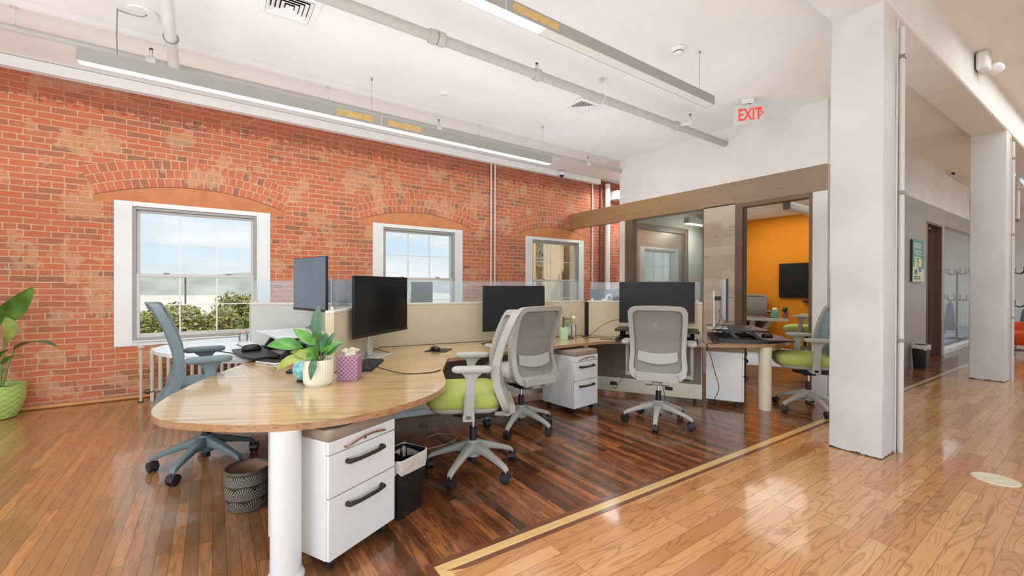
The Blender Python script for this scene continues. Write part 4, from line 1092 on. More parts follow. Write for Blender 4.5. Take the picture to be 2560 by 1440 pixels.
# leafy plant in a cream pot
PX, PY = .572, 3.035
t = thing('potted_plant', 'leafy green plant in a cream ribbed pot on the foreground desk', 'potted plant', (PX, PY, T1))
pm = MB(); loops = []
for r, z in ((.080, .001), (.082, .012), (.088, .014), (.0905, .03), (.092, .09), (.092, .158), (.0905, .165), (.088, .166), (.085, .163), (.084, .135)):
    loops.append([((r + (.0012 * math.sin(36 * 2 * PI * i / 144) if .03 <= z <= .16 and r > .088 else 0)) * math.cos(2 * PI * i / 144), (r + (.0012 * math.sin(36 * 2 * PI * i / 144) if .03 <= z <= .16 and r > .088 else 0)) * math.sin(2 * PI * i / 144), z) for i in range(144)])
pm.loft(loops).build('pot', M['pot_white'], t, smooth=50)
MB().lathe([(.083, .14), (.02, .148)], 24).build('soil', M['soil'], t)
fr_ = [((.547, 2.976, 1.07), (.560, 2.969, 1.272), .062, 'leaf_dark', .01), ((.48, 3.03, 1.0), (.285, 3.16, 1.01), .075, 'leaf', .035), ((.543, 2.978, 1.018), (.425, 3.061, 1.121), .062, 'leaf', .01), ((.56, 3.0, .99), (.606, 2.934, 1.095), .06, 'leaf_dark', .0),
       ((.60, 2.96, .96), (.70, 2.87, 1.058), .032, 'leaf', .02), ((.60, 2.97, .95), (.695, 2.90, 1.02), .035, 'leaf_dark', .02), ((.52, 3.01, .95), (.335, 3.125, .845), .055, 'leaf_yellow', .05), ((.55, 3.0, .97), (.50, 3.06, 1.085), .05, 'leaf_dark', .0),
       ((.54, 2.97, .935), (.508, 2.935, .80), .04, 'leaf_dark', .03), ((.53, 3.0, .93), (.41, 3.05, .975), .05, 'leaf_yellow', .02), ((.59, 3.03, .95), (.64, 3.06, 1.07), .045, 'leaf_dark', .01), ((.57, 3.04, .96), (.585, 3.07, 1.12), .05, 'leaf', .0),
       ((.62, 3.0, .94), (.68, 2.98, .99), .03, 'leaf', .01), ((.55, 2.98, .95), (.47, 2.95, 1.0), .045, 'leaf', .02), ((.60, 2.99, .96), (.66, 2.93, 1.11), .034, 'leaf_dark', .01), ((.58, 2.98, .97), (.63, 2.96, 1.06), .04, 'leaf', .01), ((.54, 3.0, .95), (.49, 2.985, .93), .05, 'leaf', .0), ((.56, 3.02, .98), (.545, 2.99, 1.13), .05, 'leaf', .01)]
sm_ = MB()
for b_, tp, w_, mt, dr in fr_:
    bb = Vector(b_) - Vector((PX, PY, T1)); tt = Vector(tp) - Vector((PX, PY, T1))
    sm_.tube(crom([(bb.x * .3, bb.y * .3, .145), (bb.x * .75, bb.y * .75, (.145 + bb.z) / 2 + .01), tuple(bb)], 4), .0024, 6)
    lf = MB(); leaf(lf, bb, tt, w_ * 1.2, dr, .22, (-.15, -.75, .55)); lf.build('leaf', M[mt], t, smooth=80)
for k in range(9):
    a = random.uniform(0, 2 * PI); sm_.tube([(.02 * math.cos(a), .02 * math.sin(a), .145), (.05 * math.cos(a), .05 * math.sin(a), .21), (.085 * math.cos(a), .085 * math.sin(a), .25)], [.003, .002, .001], 6)
sm_.build('stem', M['stem'], t, smooth=60)
# tissue box
t = thing('tissue_box', 'purple lattice-patterned tissue box beside the cream plant pot', 'tissue box', (.78, 3.065, T1), math.radians(-30))
MB().box(-.068, .068, -.062, .062, .001, .165).build('carton', M['tissue_box'], t, bevel=.004)
ts = MB(); rnd = random.Random(3)
def sheet(ph, w_, h_):
    return lambda u, v: ((u - .5) * w_ * (.35 + .8 * v) + .008 * math.sin(9 * v + ph), .014 * math.sin(7 * u + ph) + .018 * (v - .3) * math.cos(5 * u + ph * 2) * 2, .158 + h_ * v * (1 - .35 * abs(math.sin(4.2 * u + ph))))
for ph, w_, h_ in ((.3, .10, .075), (1.7, .085, .062), (2.9, .095, .05)): ts.grid(sheet(ph, w_, h_), 14, 8)
ts.build('tissue', M['tissue'], t, smooth=70)
# keyboards
def keyboard(label, c, ang, mat, keym, L=.42, W=.13, z=T1):
    t = thing('keyboard', label, 'keyboard', (c[0], c[1], z), ang, None)
    MB().loft([[(x, y, zz + (y + W / 2) * .06) for x, y in rrect(L, W, .01, 3)] for zz in (.001, .014)]).build('case', M[mat], t, bevel=.002)
    k = MB()
    for r in range(6):
        n_ = 20 if r else 20
        for i in range(n_):
            if r == 0 and 4 <= i <= 9: continue
            x0 = -L / 2 + .008 + i * (L - .016) / n_; y0 = -W / 2 + .008 + r * (W - .016) / 6; zt = .0135 + (y0 + W / 2) * .06
            k.box(x0 + .001, x0 + (L - .016) / n_ - .001, y0 + .001, y0 + (W - .016) / 6 - .001, zt, zt + .006)
    y0 = -W / 2 + .008; k.box(-L / 2 + .008 + 4 * (L - .016) / 20 + .001, -L / 2 + .008 + 10 * (L - .016) / 20 - .001, y0 + .001, y0 + (W - .016) / 6 - .001, .0137, .0197)
    k.build('keys', M[keym], t, smooth=0)
    return t
keyboard('black keyboard lying on the desk behind the tissue box', (1.035, 3.49), math.radians(60), 'black_matte', 'key_black', .46, .15)
keyboard('white-keyed keyboard on the riser tray by the window', (.30, 4.96), math.radians(-81), 'key_case', 'key_white', .42, .14, T1 + .041)
def mouse(label, c, ang, z, mat, s=1.0):
    t = thing('mouse', label, 'computer mouse', (c[0], c[1], z), ang)
    MB().loft([[(x * f_ * s, y * f_ * s, zz * s) for x, y in rrect(.11, .062, .03, 5)] for zz, f_ in ((.0, .9), (.004, 1.0), (.014, 1.0), (.026, .9), (.034, .68), (.038, .35))]).build('shell', M[mat], t, smooth=60)
    MB().box(.02 * s, .038 * s, -.004 * s, .004 * s, .028 * s, .036 * s).build('scroll_wheel', M['handle'], t, bevel=.002)
mouse('black mouse lying on the dark mouse pad', (1.83, 3.935), math.radians(100), T1 + .0045, 'black', 1.1)
t = thing('mouse_pad', 'thin dark square mouse pad on the long desk piece', 'mouse pad', (1.868, 3.94, T1), math.radians(45))
MB().prism(rrect(.24, .22, .006, 2), .0006, .004).build('pad', M['black_matte'], t, smooth=0)
mouse('black mouse beside the white-keyed keyboard on the riser tray', (.30, 4.67), math.radians(190), T1 + .041, 'black', 1.5)
mouse('small silver mouse on the base of the corner desk riser', (4.50, 2.78), math.radians(200), T1 + .0465, 'silver', .9)
mouse('black mouse on the keyboard tray of the far desk riser', (5.50, 2.44), math.radians(-40), T1 + .041, 'black', 1.2)
t = thing('tablet', 'slim silver tablet lying on the pale-topped desk riser', 'tablet', (.70, 4.79, .9505), math.radians(-75))
MB().prism(rrect(.22, .16, .012, 3), 0, .008).build('body', M['silverwhite'], t, bevel=.002)
t = thing('pen', 'silver pen lying on the far black desk riser', 'pen', (5.22, 2.53, .9005), math.radians(60))
MB().cyl((-.07, 0, .006), (.06, 0, .006), .005).cyl((.06, 0, .006), (.072, 0, .006), .005, .001).build('barrel', M['silver'], t); MB().box(-.068, -.03, -.001, .001, .0105, .013).build('pocket_clip', M['chrome'], t)
t = thing('glass_ornament', 'turquoise and white faceted glass globe behind the leafy plant', 'ornament', (.512, 3.19, T1), 0)
MB().sphere((0, 0, .078), .075, 9, 6).build('globe', M['crystal'], t, smooth=0); MB().lathe([(.045, 0), (.05, .006), (.03, .014)], 20).build('stand', M['black'], t)
t = thing('laptop', 'closed dark laptop lying behind the turquoise globe', 'laptop', (.62, 3.62, T1), math.radians(62))
MB().prism(rrect(.34, .23, .015, 3), .002, .011).build('base', M['black_matte'], t, bevel=.002); MB().prism(rrect(.34, .23, .015, 3), .0115, .018).build('lid', M['black'], t, bevel=.002)
t = thing('charging_pad', 'black charging pad with a pale rim between plant and keyboard tray', 'charging pad', (.40, 4.08, T1), math.radians(-60))
MB().prism(rrect(.26, .11, .02, 4), .001, .016).build('pad', M['silverwhite'], t, bevel=.003); MB().prism(rrect(.24, .09, .02, 4), .0163, .022).build('surface', M['black'], t, bevel=.002)
# bottle with a cutting by the window
t = thing('propagation_bottle', 'clear bottle with a leafy cutting before the large window', 'bottle plant', (.30, 5.93, T1))
MB().lathe([(.045, .001), (.05, .01), (.048, .05), (.036, .09), (.030, .105), (.030, .12)], 24, cap=False).build('bottle', M['bottle'], t, smooth=60)
MB().lathe([(.033, .10), (.034, .102), (.034, .125), (.032, .128)], 24).build('stopper', M['rustic'], t)
MB().lathe([(.044, .004), (.046, .045), (.01, .046)], 20).build('water', M['bottle'], t, smooth=60)
lf = MB(); leaf(lf, (0, 0, .22), (-.12, .02, .27), .085, .02, .2); lf.build('leaf', M['leaf'], t, smooth=80)
lf = MB(); leaf(lf, (0, 0, .18), (-.07, -.05, .14), .075, .01, .2); lf.build('leaf', M['leaf'], t, smooth=80)
lf = MB(); leaf(lf, (.0, 0, .22), (.09, -.04, .27), .08, .02, .2); lf.build('leaf', M['leaf'], t, smooth=80)
MB().tube(crom([(0, 0, .05), (.005, 0, .15), (0, 0, .22)], 4), .003, 6).tube(crom([(0, 0, .13), (-.05, -.02, .18), (-.14, -.03, .08), (-.19, -.04, .05), (-.21, -.02, .06)], 5), .002, 6).build('stem', M['stem'], t)
# wooden stand with a hanging vase
t = thing('vase_stand', 'maroon wooden stand holding a round glass vase of sprigs at the corner', 'vase', (3.63, 3.96, T1), math.radians(-35))
sd = MB().box(-.06, .08, -.035, .035, .001, .016); sd.box(-.055, -.035, -.012, .012, .016, .27); sd.box(-.035, .03, -.008, .008, .235, .25)
sd.build('stand', M['maroon'], t, bevel=.003)
MB().lathe([(.012, .045), (.035, .06), (.046, .09), (.04, .125), (.02, .145), (.022, .165)], 24, (.02, 0, 0), cap=False).build('vase', M['bottle'], t, smooth=60)
sp = MB(); rnd = random.Random(5)
for k in range(8):
    e = Vector((.02 + rnd.uniform(-.06, .05), rnd.uniform(-.04, .04), rnd.uniform(.2, .27))); sp.tube([(.02, 0, .07), (.02, 0, .15), tuple(e)], .0015, 5)
    for q in range(4): leaf(sp, e - Vector((0, 0, .02 * q)), e + Vector((rnd.uniform(-.03, .03), rnd.uniform(-.03, .03), .012 - .02 * q)), .012, 0, .1, n=3)
sp.tube(crom([(.02, 0, .1), (0, 0, .22), (-.035, .0, .29), (-.045, 0, .33)], 4), .0025, 6)
sp.build('sprigs', M['leaf'], t, smooth=60)
t = thing('glass_bottle', 'tall clear bottle with a white ball stopper beside the vase stand', 'bottle', (3.78, 4.0, T1))
MB().lathe([(.03, .001), (.033, .006), (.033, .15), (.012, .19), (.012, .22)], 20, cap=False).build('bottle', M['bottle'], t, smooth=60); MB().sphere((0, 0, .25), .026, 14, 10).build('stopper', M['pot_white'], t)
t = thing('card_box', 'mint green striped upright card box behind the turned grey chair', 'box', (3.52, 3.90, T1), math.radians(-20))
MB().box(-.045, .045, -.03, .03, .001, .145).build('carton', M['mint'], t, bevel=.002)
# small things standing on the window-side desk, above the divider line
t = thing('speaker', 'small grey desk speaker below the third window', 'speaker', (4.10, 4.62, T1))
MB().prism(rrect(.1, .1, .02, 3), .001, .46).build('body', M['lamp_body'], t, bevel=.004); MB().cyl((0, -.051, .38), (0, -.053, .38), .035).build('driver', M['black'], t)
t = thing('humidifier', 'white rounded desk air unit at the left edge of the corner monitor', 'air unit', (4.53, 4.12, .735))
MB().prism([(x, y) for x, y in rrect(.16, .1, .03, 4)], .001, .49).build('body', M['trimwhite'], t, bevel=.006)
MB().tube(crom([(-.02, 0, .485), (.0, 0, .53), (.05, 0, .55), (.09, 0, .52), (.1, 0, .47)], 4), .012, 8).build('tube', M['trimwhite'], t)

# cables
def cable(label, pts, r=.0035, mat='cable', group=None, n=5):
    P = crom(pts, n); o = MB().tube(P, r, 6).build('cable', M[mat], None, smooth=60, origin=tuple(P[0]))
    return tag(o, label, 'cable', group)
zc_ = T1 + .004
cable('black cable looping from the silver monitor stand across the foreground desk', [(1.40, 4.05, zc_), (1.2, 4.0, zc_ + .06), (1.08, 3.75, zc_), (1.02, 3.36, zc_ + .028), (1.05, 3.2, zc_ + .02), (1.16, 3.02, zc_), (1.33, 2.95, zc_), (1.44, 3.0, zc_)])
cable('short black cable lying behind the purple tissue box', [(.93, 3.30, zc_ + .02), (.93, 3.18, zc_ + .085), (.90, 3.12, zc_ + .06), (.87, 3.12, zc_)], .003)
cable('thin black cable zigzagging from the second monitor to the desk edge', [(2.86, 4.2, zc_), (2.68, 4.17, zc_), (2.47, 4.10, zc_), (2.6, 3.85, zc_), (2.72, 3.7, zc_), (2.85, 3.52, zc_), (2.88, 3.49, zc_ - .01), (2.90, 3.48, .60)])
cable('black cable arching over the corner desk to the wide monitor', [(3.88, 3.97, zc_), (3.97, 3.88, zc_ + .03), (4.0, 3.75, zc_ + .14), (4.08, 3.62, zc_ + .22), (4.2, 3.48, zc_ + .24), (4.26, 3.42, zc_ + .22)])
cable('black cable lying flat from the corner joint post to the desk riser', [(3.90, 3.96, zc_), (3.95, 3.84, zc_), (4.0, 3.73, zc_ + .01), (4.07, 3.62, zc_)])
cable('short thin black cable behind the flat one on the corner desk', [(3.90, 3.66, zc_), (3.96, 3.64, zc_), (4.02, 3.58, zc_), (4.06, 3.52, zc_)])
cable('long black cable dangling down in front of the side-on white cabinet', [(4.86, 2.62, zc_ + .02), (4.66, 2.64, zc_), (4.56, 2.655, zc_ + .004), (4.548, 2.645, zc_ - .03), (4.57, 2.62, .62), (4.63, 2.60, .42), (4.67, 2.58, .26), (4.62, 2.61, .12), (4.60, 2.64, .03)], .004)
cable('black cable running up the silver stand of the edge-on monitor', [(4.72, 2.66, zc_), (4.76, 2.72, .82), (4.9, 2.66, .93), (5.02, 2.70, 1.05), (5.06, 2.76, 1.15)])
cable('second black cable from the far desk riser up to the edge-on monitor', [(4.74, 2.70, zc_), (4.79, 2.74, .86), (4.93, 2.72, .99), (5.05, 2.79, 1.12)])
cable('black cable drooping from the base outlet left of the pale-seat chair', [(4.22, 3.78, .15), (4.20, 3.68, .10), (4.17, 3.60, .18), (4.15, 3.5, .30), (4.20, 3.42, .42)])
cable('black cable trailing from the outlet behind the pale-seat chair', [(4.55, 3.22, .15), (4.48, 3.15, .09), (4.40, 3.08, .03), (4.3, 2.98, .006)])
cable('black cable plugged in under the foreground desk', [(1.0, 3.72, .2), (.98, 3.65, .28), (.95, 3.6, .5), (.92, 3.62, .70)], .004)
cable('thin pale cable curling on the floor under the lime-seat chair', [(1.0, 3.74, .17), (1.06, 3.62, .04), (1.2, 3.5, .005), (1.5, 3.4, .005), (1.75, 3.42, .005), (1.86, 3.55, .005), (1.75, 3.68, .005), (1.6, 3.65, .005)], .003, 'cable_white')
cable('black cable from the raised blue monitor to its riser', [(.86, 4.5, 1.18), (.84, 4.6, 1.08), (.79, 4.66, .955)], .004)
cable('black cable arching at the back edge of the pale-topped riser', [(.82, 4.62, .955), (.85, 4.75, 1.0), (.80, 4.88, .955)], .004)
cable('black cable snaking over the white-lit desk to the keyboard tray', [(-.02, 5.15, zc_), (.06, 5.05, zc_), (.16, 4.85, zc_), (.22, 4.72, zc_)], .004)

# ------------------------------------------------------------------ bins, planters, radiator
def bin_(label, c, ang, w_, d_, h_, liner=True):
    t = thing('waste_bin', label, 'waste bin', (c[0], c[1], 0), ang, 'black waste bins')
    o = lambda f_, z: [(x * f_, y * f_, z) for x, y in rrect(w_, d_, .035, 4)]
    MB().loft([o(.78, .002), o(.80, .01), o(.99, h_ - .02), o(1.02, h_ - .018), o(1.02, h_), o(.98, h_), o(.97, h_ - .02), o(.78, .02)]).build('body', M['black'], t, smooth=40)
    if liner:
        lm = MB(); rnd = random.Random(int(c[0] * 100)); loops = []
        base = rrect(w_, d_, .035, 6); N = len(base)
        ph = [rnd.uniform(-1, 1) for _ in range(N)]
        for f_, z, a in ((1.03, h_ - .075, 1.0), (1.035, h_ - .05, .7), (1.04, h_ - .015, .4), (1.035, h_ + .004, .25), (1.0, h_ + .006, .2), (.96, h_ - .03, .4), (.93, h_ - .09, .8)):
            loops.append([(x * (f_ + .012 * a * ph[i]), y * (f_ + .012 * a * ph[(i * 3) % N]), z + .022 * a * ph[(i * 2) % N]) for i, (x, y) in enumerate(base)])
        lm.loft(loops, cap=False).build('liner', M['liner'], t, smooth=80)
    return t
bin_('black waste bin with a clear liner right of the foreground file cabinet', (.965, 2.57), math.radians(27), .27, .21, .36)
bin_('lined waste bin almost hidden left of the foreground file cabinet', (.44, 2.96), math.radians(27), .25, .2, .30)
bin_('small black waste bin in the corridor below the green poster', (10.1, 1.965), math.radians(-2), .27, .2, .40)
t = thing('planter', 'empty dark planter with an embossed fan pattern on the old floor', 'planter', (.185, 3.17, 0))
MB().lathe([(.098, .002), (.104, .008), (.118, .05), (.126, .12), (.128, .19), (.1265, .232)], 64, cap=False).build('body', M['fan'], t, smooth=60)
MB().lathe([(.1265, .2325), (.130, .238), (.131, .25), (.126, .258), (.116, .256), (.112, .24)], 48, cap=False).build('rim', M['pot_rim'], t, smooth=60)
MB().lathe([(.113, .246), (.112, .19), (.104, .06), (.02, .05)], 40, cap=False).build('inside', M['terracotta'], t, smooth=60)
# big leafy plant at the left edge
t = thing('potted_plant', 'tall broad-leafed plant in a lime green textured planter by the brick wall', 'potted plant', (-1.84, 6.73, 0))
loops = []
for j in range(25):
    z = .34 * j / 24; r = .13 + .075 * math.sin(min(1, z / .26) * PI / 2)
    if j == 0: r = .11
    loops.append([((r + .006 * (abs((i / 4 + j / 2) % 2 - 1) + abs((i / 4 - j / 2) % 2 - 1) - 1)) * math.cos(2 * PI * i / 96), (r + .006 * (abs((i / 4 + j / 2) % 2 - 1) + abs((i / 4 - j / 2) % 2 - 1) - 1)) * math.sin(2 * PI * i / 96), z + .001) for i in range(96)])
loops.append([(.207 * math.cos(2 * PI * i / 96), .207 * math.sin(2 * PI * i / 96), .352) for i in range(96)])
loops.append([(.192 * math.cos(2 * PI * i / 96), .192 * math.sin(2 * PI * i / 96), .352) for i in range(96)])
loops.append([(.185 * math.cos(2 * PI * i / 96), .185 * math.sin(2 * PI * i / 96), .30) for i in range(96)])
MB().loft(loops).build('planter', M['pot_green'], t, smooth=25)
MB().lathe([(.185, .305), (.03, .312)], 40).build('soil', M['soil'], t)
def L3(p): return (p[0] + 1.84, p[1] - 6.73, p[2])
sb = MB()
for name_, b_, tp, w_, mt, dr, nr in (('a', (-1.83, 6.69, .99), (-1.53, 6.52, 1.385), .19, 'leaf_big', .02, (.5, -.6, .35)), ('b', (-1.75, 6.65, 1.07), (-1.745, 6.66, .80), .12, 'leaf_yellow', .03, (.6, -.7, 0)), ('c', (-1.70, 6.64, .72), (-1.31, 6.36, .745), .12, 'leaf_dark', .07, None), ('d', (-1.80, 6.70, .55), (-1.60, 6.565, .645), .09, 'leaf', .05, None), ('e', (-1.86, 6.7, .95), (-2.0, 6.62, .75), .14, 'leaf_big', .03, (.3, -.8, 0)), ('f', (-1.9, 6.7, .8), (-2.2, 6.55, 1.1), .15, 'leaf', .02, None), ('g', (-1.83, 6.70, .62), (-1.72, 6.62, .73), .06, 'leaf', .02, None)):
    lf = MB(); leaf(lf, L3(b_), L3(tp), w_, dr, .25, nr, 12); lf.build('leaf', M[mt], t, smooth=80)
    b2 = L3(b_); sb.tube(crom([(b2[0] * .3, b2[1] * .3, .31), (b2[0] * .6, b2[1] * .6, (.31 + b2[2]) / 2), b2], 5), .009, 8)
sb.build('stem', M['stem'], t, smooth=60)
# radiator under the large window
t = thing('radiator', 'cream column radiator under the large window', 'radiator', (-.60, 6.80, 0))
rd = MB()
for k in range(18):
    x = k * .078
    for y in (-.06, .06): rd.tube([(x, y, .12), (x, y, .56)], .02, 10)
    rd.tube(crom([(x, -.06, .55), (x, -.05, .60), (x, 0, .62), (x, .05, .60), (x, .06, .55)], 4), .022, 10); rd.tube([(x, -.06, .13), (x, 0, .10), (x, .06, .13)], .022, 10)
    if k in (0, 5, 12, 17): rd.box(x - .018, x + .018, -.07, .07, 0.0, .1)
rd.tube([(0, 0, .6), (17 * .078, 0, .6)], .02, 10); rd.tube([(0, 0, .11), (17 * .078, 0, .11)], .02, 10)
rd.build('columns', M['radiator'], t, smooth=60)
MB().cyl((-.02, -.03, .11), (-.06, -.03, .11), .028).cyl((-.06, -.03, .11), (-.075, -.03, .11), .018).build('valve', M['brass_dark'], t, bevel=.004)
t = thing('standpipe', 'thin cream standing pipe with a round cap at the radiator end', 'pipe', (-.70, 6.72, 0))
MB().cyl((0, 0, 0), (0, 0, .64), .015).build('pipe', M['radiator'], t); MB().lathe([(.016, .63), (.032, .645), (.034, .665), (.02, .68)], 20).build('cap', M['radiator'], t, smooth=60); MB().lathe([(.03, 0), (.028, .012)], 20).build('floor_collar', M['black'], t)
o = MB().tube([(-5, 6.955, .022), (-.62, 6.955, .022), (7.2, 6.955, .022)], .02, 12).build('heating_pipe', M['pipe_copper'], smooth=60); tag(o, 'orange-painted heating pipe running along the floor under the brick wall', 'pipe')

# ------------------------------------------------------------------ pipes on wall and ceiling
def vpipe(label, x, y, r, mat, z1=3.765, collars=(), z0=.0):
    t = thing('wall_pipe', label, 'pipe', (x, y, z0)); MB().cyl((0, 0, 0), (0, 0, z1 - z0), r, r, 16).build('pipe', M[mat], t, smooth=60)
    for z in collars: MB().lathe([(r + .002, z - z0 - .06), (r + .016, z - z0 - .05), (r + .016, z - z0 + .05), (r + .002, z - z0 + .06)], 20).build('collar', M[mat], t, smooth=50)
vpipe('left one of the thin white twin pipes right of the second window', 4.40, 6.965, .016, 'pipe', collars=()); vpipe('right one of the thin white twin pipes right of the second window', 4.49, 6.965, .016, 'pipe')
vpipe('thin white cable pipe just right of the third window', 7.17, 6.98, .018, 'pipe')
vpipe('slim dark pipe left of the thick white drain pipe', 7.44, 6.97, .022, 'frame_dark')
vpipe('thick white drain pipe in the corner by the timber header', 7.60, 6.91, .062, 'trimwhite', 3.8, (3.12,))
o = MB().box(7.75, 8.6, 6.75, 7.0, 3.45, 3.66).build('duct_box', M['trimwhite'], bevel=.01, origin=(8.15, 6.87, 3.45)); tag(o, 'white boxed duct above the brick in the passage corner', 'duct')
def sprinkler(t, x, up_=True, arm=None):
    s = MB(); z = .05
    b0 = Vector((x, 0, 0))
    if arm: s.cyl(b0, b0 + Vector(arm), .022); b0 = b0 + Vector(arm); s.sphere(tuple(b0), .026, 12, 8)
    s.cyl(b0 + Vector((0, 0, .01)), b0 + Vector((0, 0, .075)), .02, .014)
    o = s.build('sprinkler_fitting', M['pipe'], t, smooth=50)
    h = MB(); z = b0.z + .075
    h.tube([(b0.x - .011, b0.y, z), (b0.x - .013, b0.y, z + .025), (b0.x, b0.y, z + .042)], .003, 6); h.tube([(b0.x + .011, b0.y, z), (b0.x + .013, b0.y, z + .025), (b0.x, b0.y, z + .042)], .003, 6)
    h.lathe([(.019, z + .042), (.019, z + .045)], 14, (b0.x, b0.y, 0))
    h.build('sprinkler_head', M['brass_dark'], o)
t = thing('sprinkler_pipe', 'thick white sprinkler pipe crossing the ceiling between the two lights', 'sprinkler pipe', (0, 3.51, 3.615))
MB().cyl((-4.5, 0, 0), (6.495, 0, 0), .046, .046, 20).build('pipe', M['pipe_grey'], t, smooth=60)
for x in (1.60, 1.68, 2.78, 5.22): MB().cyl((x - .035, 0, 0), (x + .035, 0, 0), .062, .062, 20).build('coupling', M['pipe_grey'], t, bevel=.008)
MB().sphere((1.64, .0, .05), .028, 12, 8).build('bolt_lug', M['pipe'], t)
sprinkler(t, 2.78); sprinkler(t, 5.22, arm=(.12, -.14, .02))
for x in (3.76, .5):
    h = MB().tube([(x, 0, .05), (x, 0, .21)], .005, 6); h.lathe([(.04, .205), (.03, .212)], 14, (x, 0, 0))
    h.tube([(x, .05 * math.cos(a), .05 * math.sin(a)) for a in [2 * PI * i / 16 for i in range(17)]], .006, 6); h.build('hanger', M['pipe'], t)
t = thing('sprinkler_pipe', 'thin white sprinkler pipe above the light along the brick wall', 'sprinkler pipe', (0, 5.56, 3.64))
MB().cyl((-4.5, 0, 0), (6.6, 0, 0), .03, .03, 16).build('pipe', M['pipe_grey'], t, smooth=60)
for x in (-.50, 2.63, 5.6): MB().cyl((x - .04, 0, 0), (x + .04, 0, 0), .04, .04, 16).build('coupling', M['pipe'], t, bevel=.006); sprinkler(t, x)
for x in (-1.42, 1.16, 3.3, 6.0):
    h = MB().tube([(x, 0, .03), (x, 0, .185)], .006, 6); h.lathe([(.03, .18), (.02, .19)], 12, (x, 0, 0)); h.lathe([(.012, .03), (.006, .07)], 10, (x, 0, 0)); h.build('hanger', M['pipe'], t)
t = thing('branch_pipe', 'thick white branch pipe under the ceiling meeting the left light', 'pipe', (-.30, 4.5, 3.60))
MB().tube([(.04, -1.6, .06), (.0, .0, .02), (-.012, .86, .0)], .046, 16).build('pipe', M['pipe'], t, smooth=60)
MB().tube(crom([(-.012, .84, .0), (-.014, .95, -.005), (-.014, 1.0, -.06), (-.014, 1.02, -.18)], 5), .047, 16).build('elbow', M['pipe'], t, smooth=60)
MB().tube([(.054 * math.cos(a) - .004, .38, .054 * math.sin(a) + .012) for a in [2 * PI * i / 24 for i in range(25)]], .006, 6).build('clamp', M['steel'], t)

# pendant lights
def pendant(label, x0, x1, y, z0, h_, lit0, lit1, seam, labels, wires, zc=3.84):
    t = thing('pendant_light', label, 'pendant light', (x0, y, z0), 0, 'long pendant lights over the desks'); L = x1 - x0; w_ = .1
    hb = MB(); hb.box(0, L, -w_ / 2, -w_ / 2 + .004, 0, h_); hb.box(0, L, w_ / 2 - .004, w_ / 2, 0, h_); hb.box(0, L, -w_ / 2 + .004, w_ / 2 - .004, .03, h_); hb.box(0, .004, -w_ / 2 + .004, w_ / 2 - .004, 0, .03); hb.box(L - .004, L, -w_ / 2 + .004, w_ / 2 - .004, 0, .03)
    hb.build('housing', M['lamp_body'], t, smooth=0)
    MB().box(lit0 - x0 + .002, lit1 - x0 - .002, -w_ / 2 + .005, w_ / 2 - .005, .001, .012).build('diffuser', M['lamp_on'], t, smooth=0)
    if lit1 < x1 - .1: MB().box(lit1 - x0, L - .006, -w_ / 2 + .005, w_ / 2 - .005, .001, .012).build('diffuser', M['lamp_off'], t, smooth=0)
    MB().box(seam - x0 - .004, seam - x0 + .004, -w_ / 2 - .001, -w_ / 2, 0, h_).build('joint', M['silver'], t)
    for a, b in labels: MB().box(a - x0, b - x0, -w_ / 2 - .0015, -w_ / 2 - .0003, h_ * .22, h_ * .82).build('paper_label', M['paper_old'], t, smooth=0)
    for x in wires:
        wr = MB().cyl((x - x0, 0, h_), (x - x0, 0, zc - z0 - .03), .0022, .0022, 6); wr.cyl((x - x0, 0, zc - z0 - .035), (x - x0, 0, zc - z0), .008, .012, 10); wr.build('hanging_wire', M['steel'], t)
    return t
p1_ = pendant('long lit pendant light hanging along the brick wall', -.93, 4.26, 5.05, 3.28, .118, -.925, 4.255, 1.63, ((1.13, 1.55), (1.71, 2.13)), (1.53, 4.12))
cd_ = MB().tube([(.25, 0, .118), (.245, 0, .3), (.25, 0, .54)], .005, 6).tube(crom([(.25, 0, .53), (.32, -.05, .50), (.42, -.06, .50), (.46, -.04, .55)], 4), .005, 6); cd_.build('power_cord', M['steel'], p1_)
MB().lathe([(.11, .535), (.115, .545), (.11, .556)], 32, (.42, -.04, 0)).build('ceiling_rose', M['trimwhite'], p1_, smooth=50)
pendant('nearer pendant light with its far half unlit, over the desk aisle', -3.0, 4.31, 2.49, 3.31, .092, -2.995, 2.02, 1.66, ((.95, 1.57), (1.72, 2.14)), (4.11, -1.5))
for lab, x0, y, z in (('grey box pendant light inside the meeting room doorway', 8.0, 3.25, 2.72), ('white pendant light behind the interior glass pane', 8.0, 5.12, 2.70)):
    t = thing('pendant_light', lab, 'pendant light', (x0, y, z), 0, 'pendant lights in the meeting room')
    hb = MB(); hb.box(0, 2.2, -.06, .06, .012, .13); hb.build('housing', M['lamp_body'], t, bevel=.002); MB().box(.004, 2.196, -.055, .055, 0, .0115).build('diffuser', M['lamp_on'] if y > 5 else M['lamp_off'], t, smooth=0)
    for x in (.3, 1.9): MB().cyl((x, 0, .13), (x, 0, 3.05 - z), .004, .004, 6).build('hanging_wire', M['steel'], t)

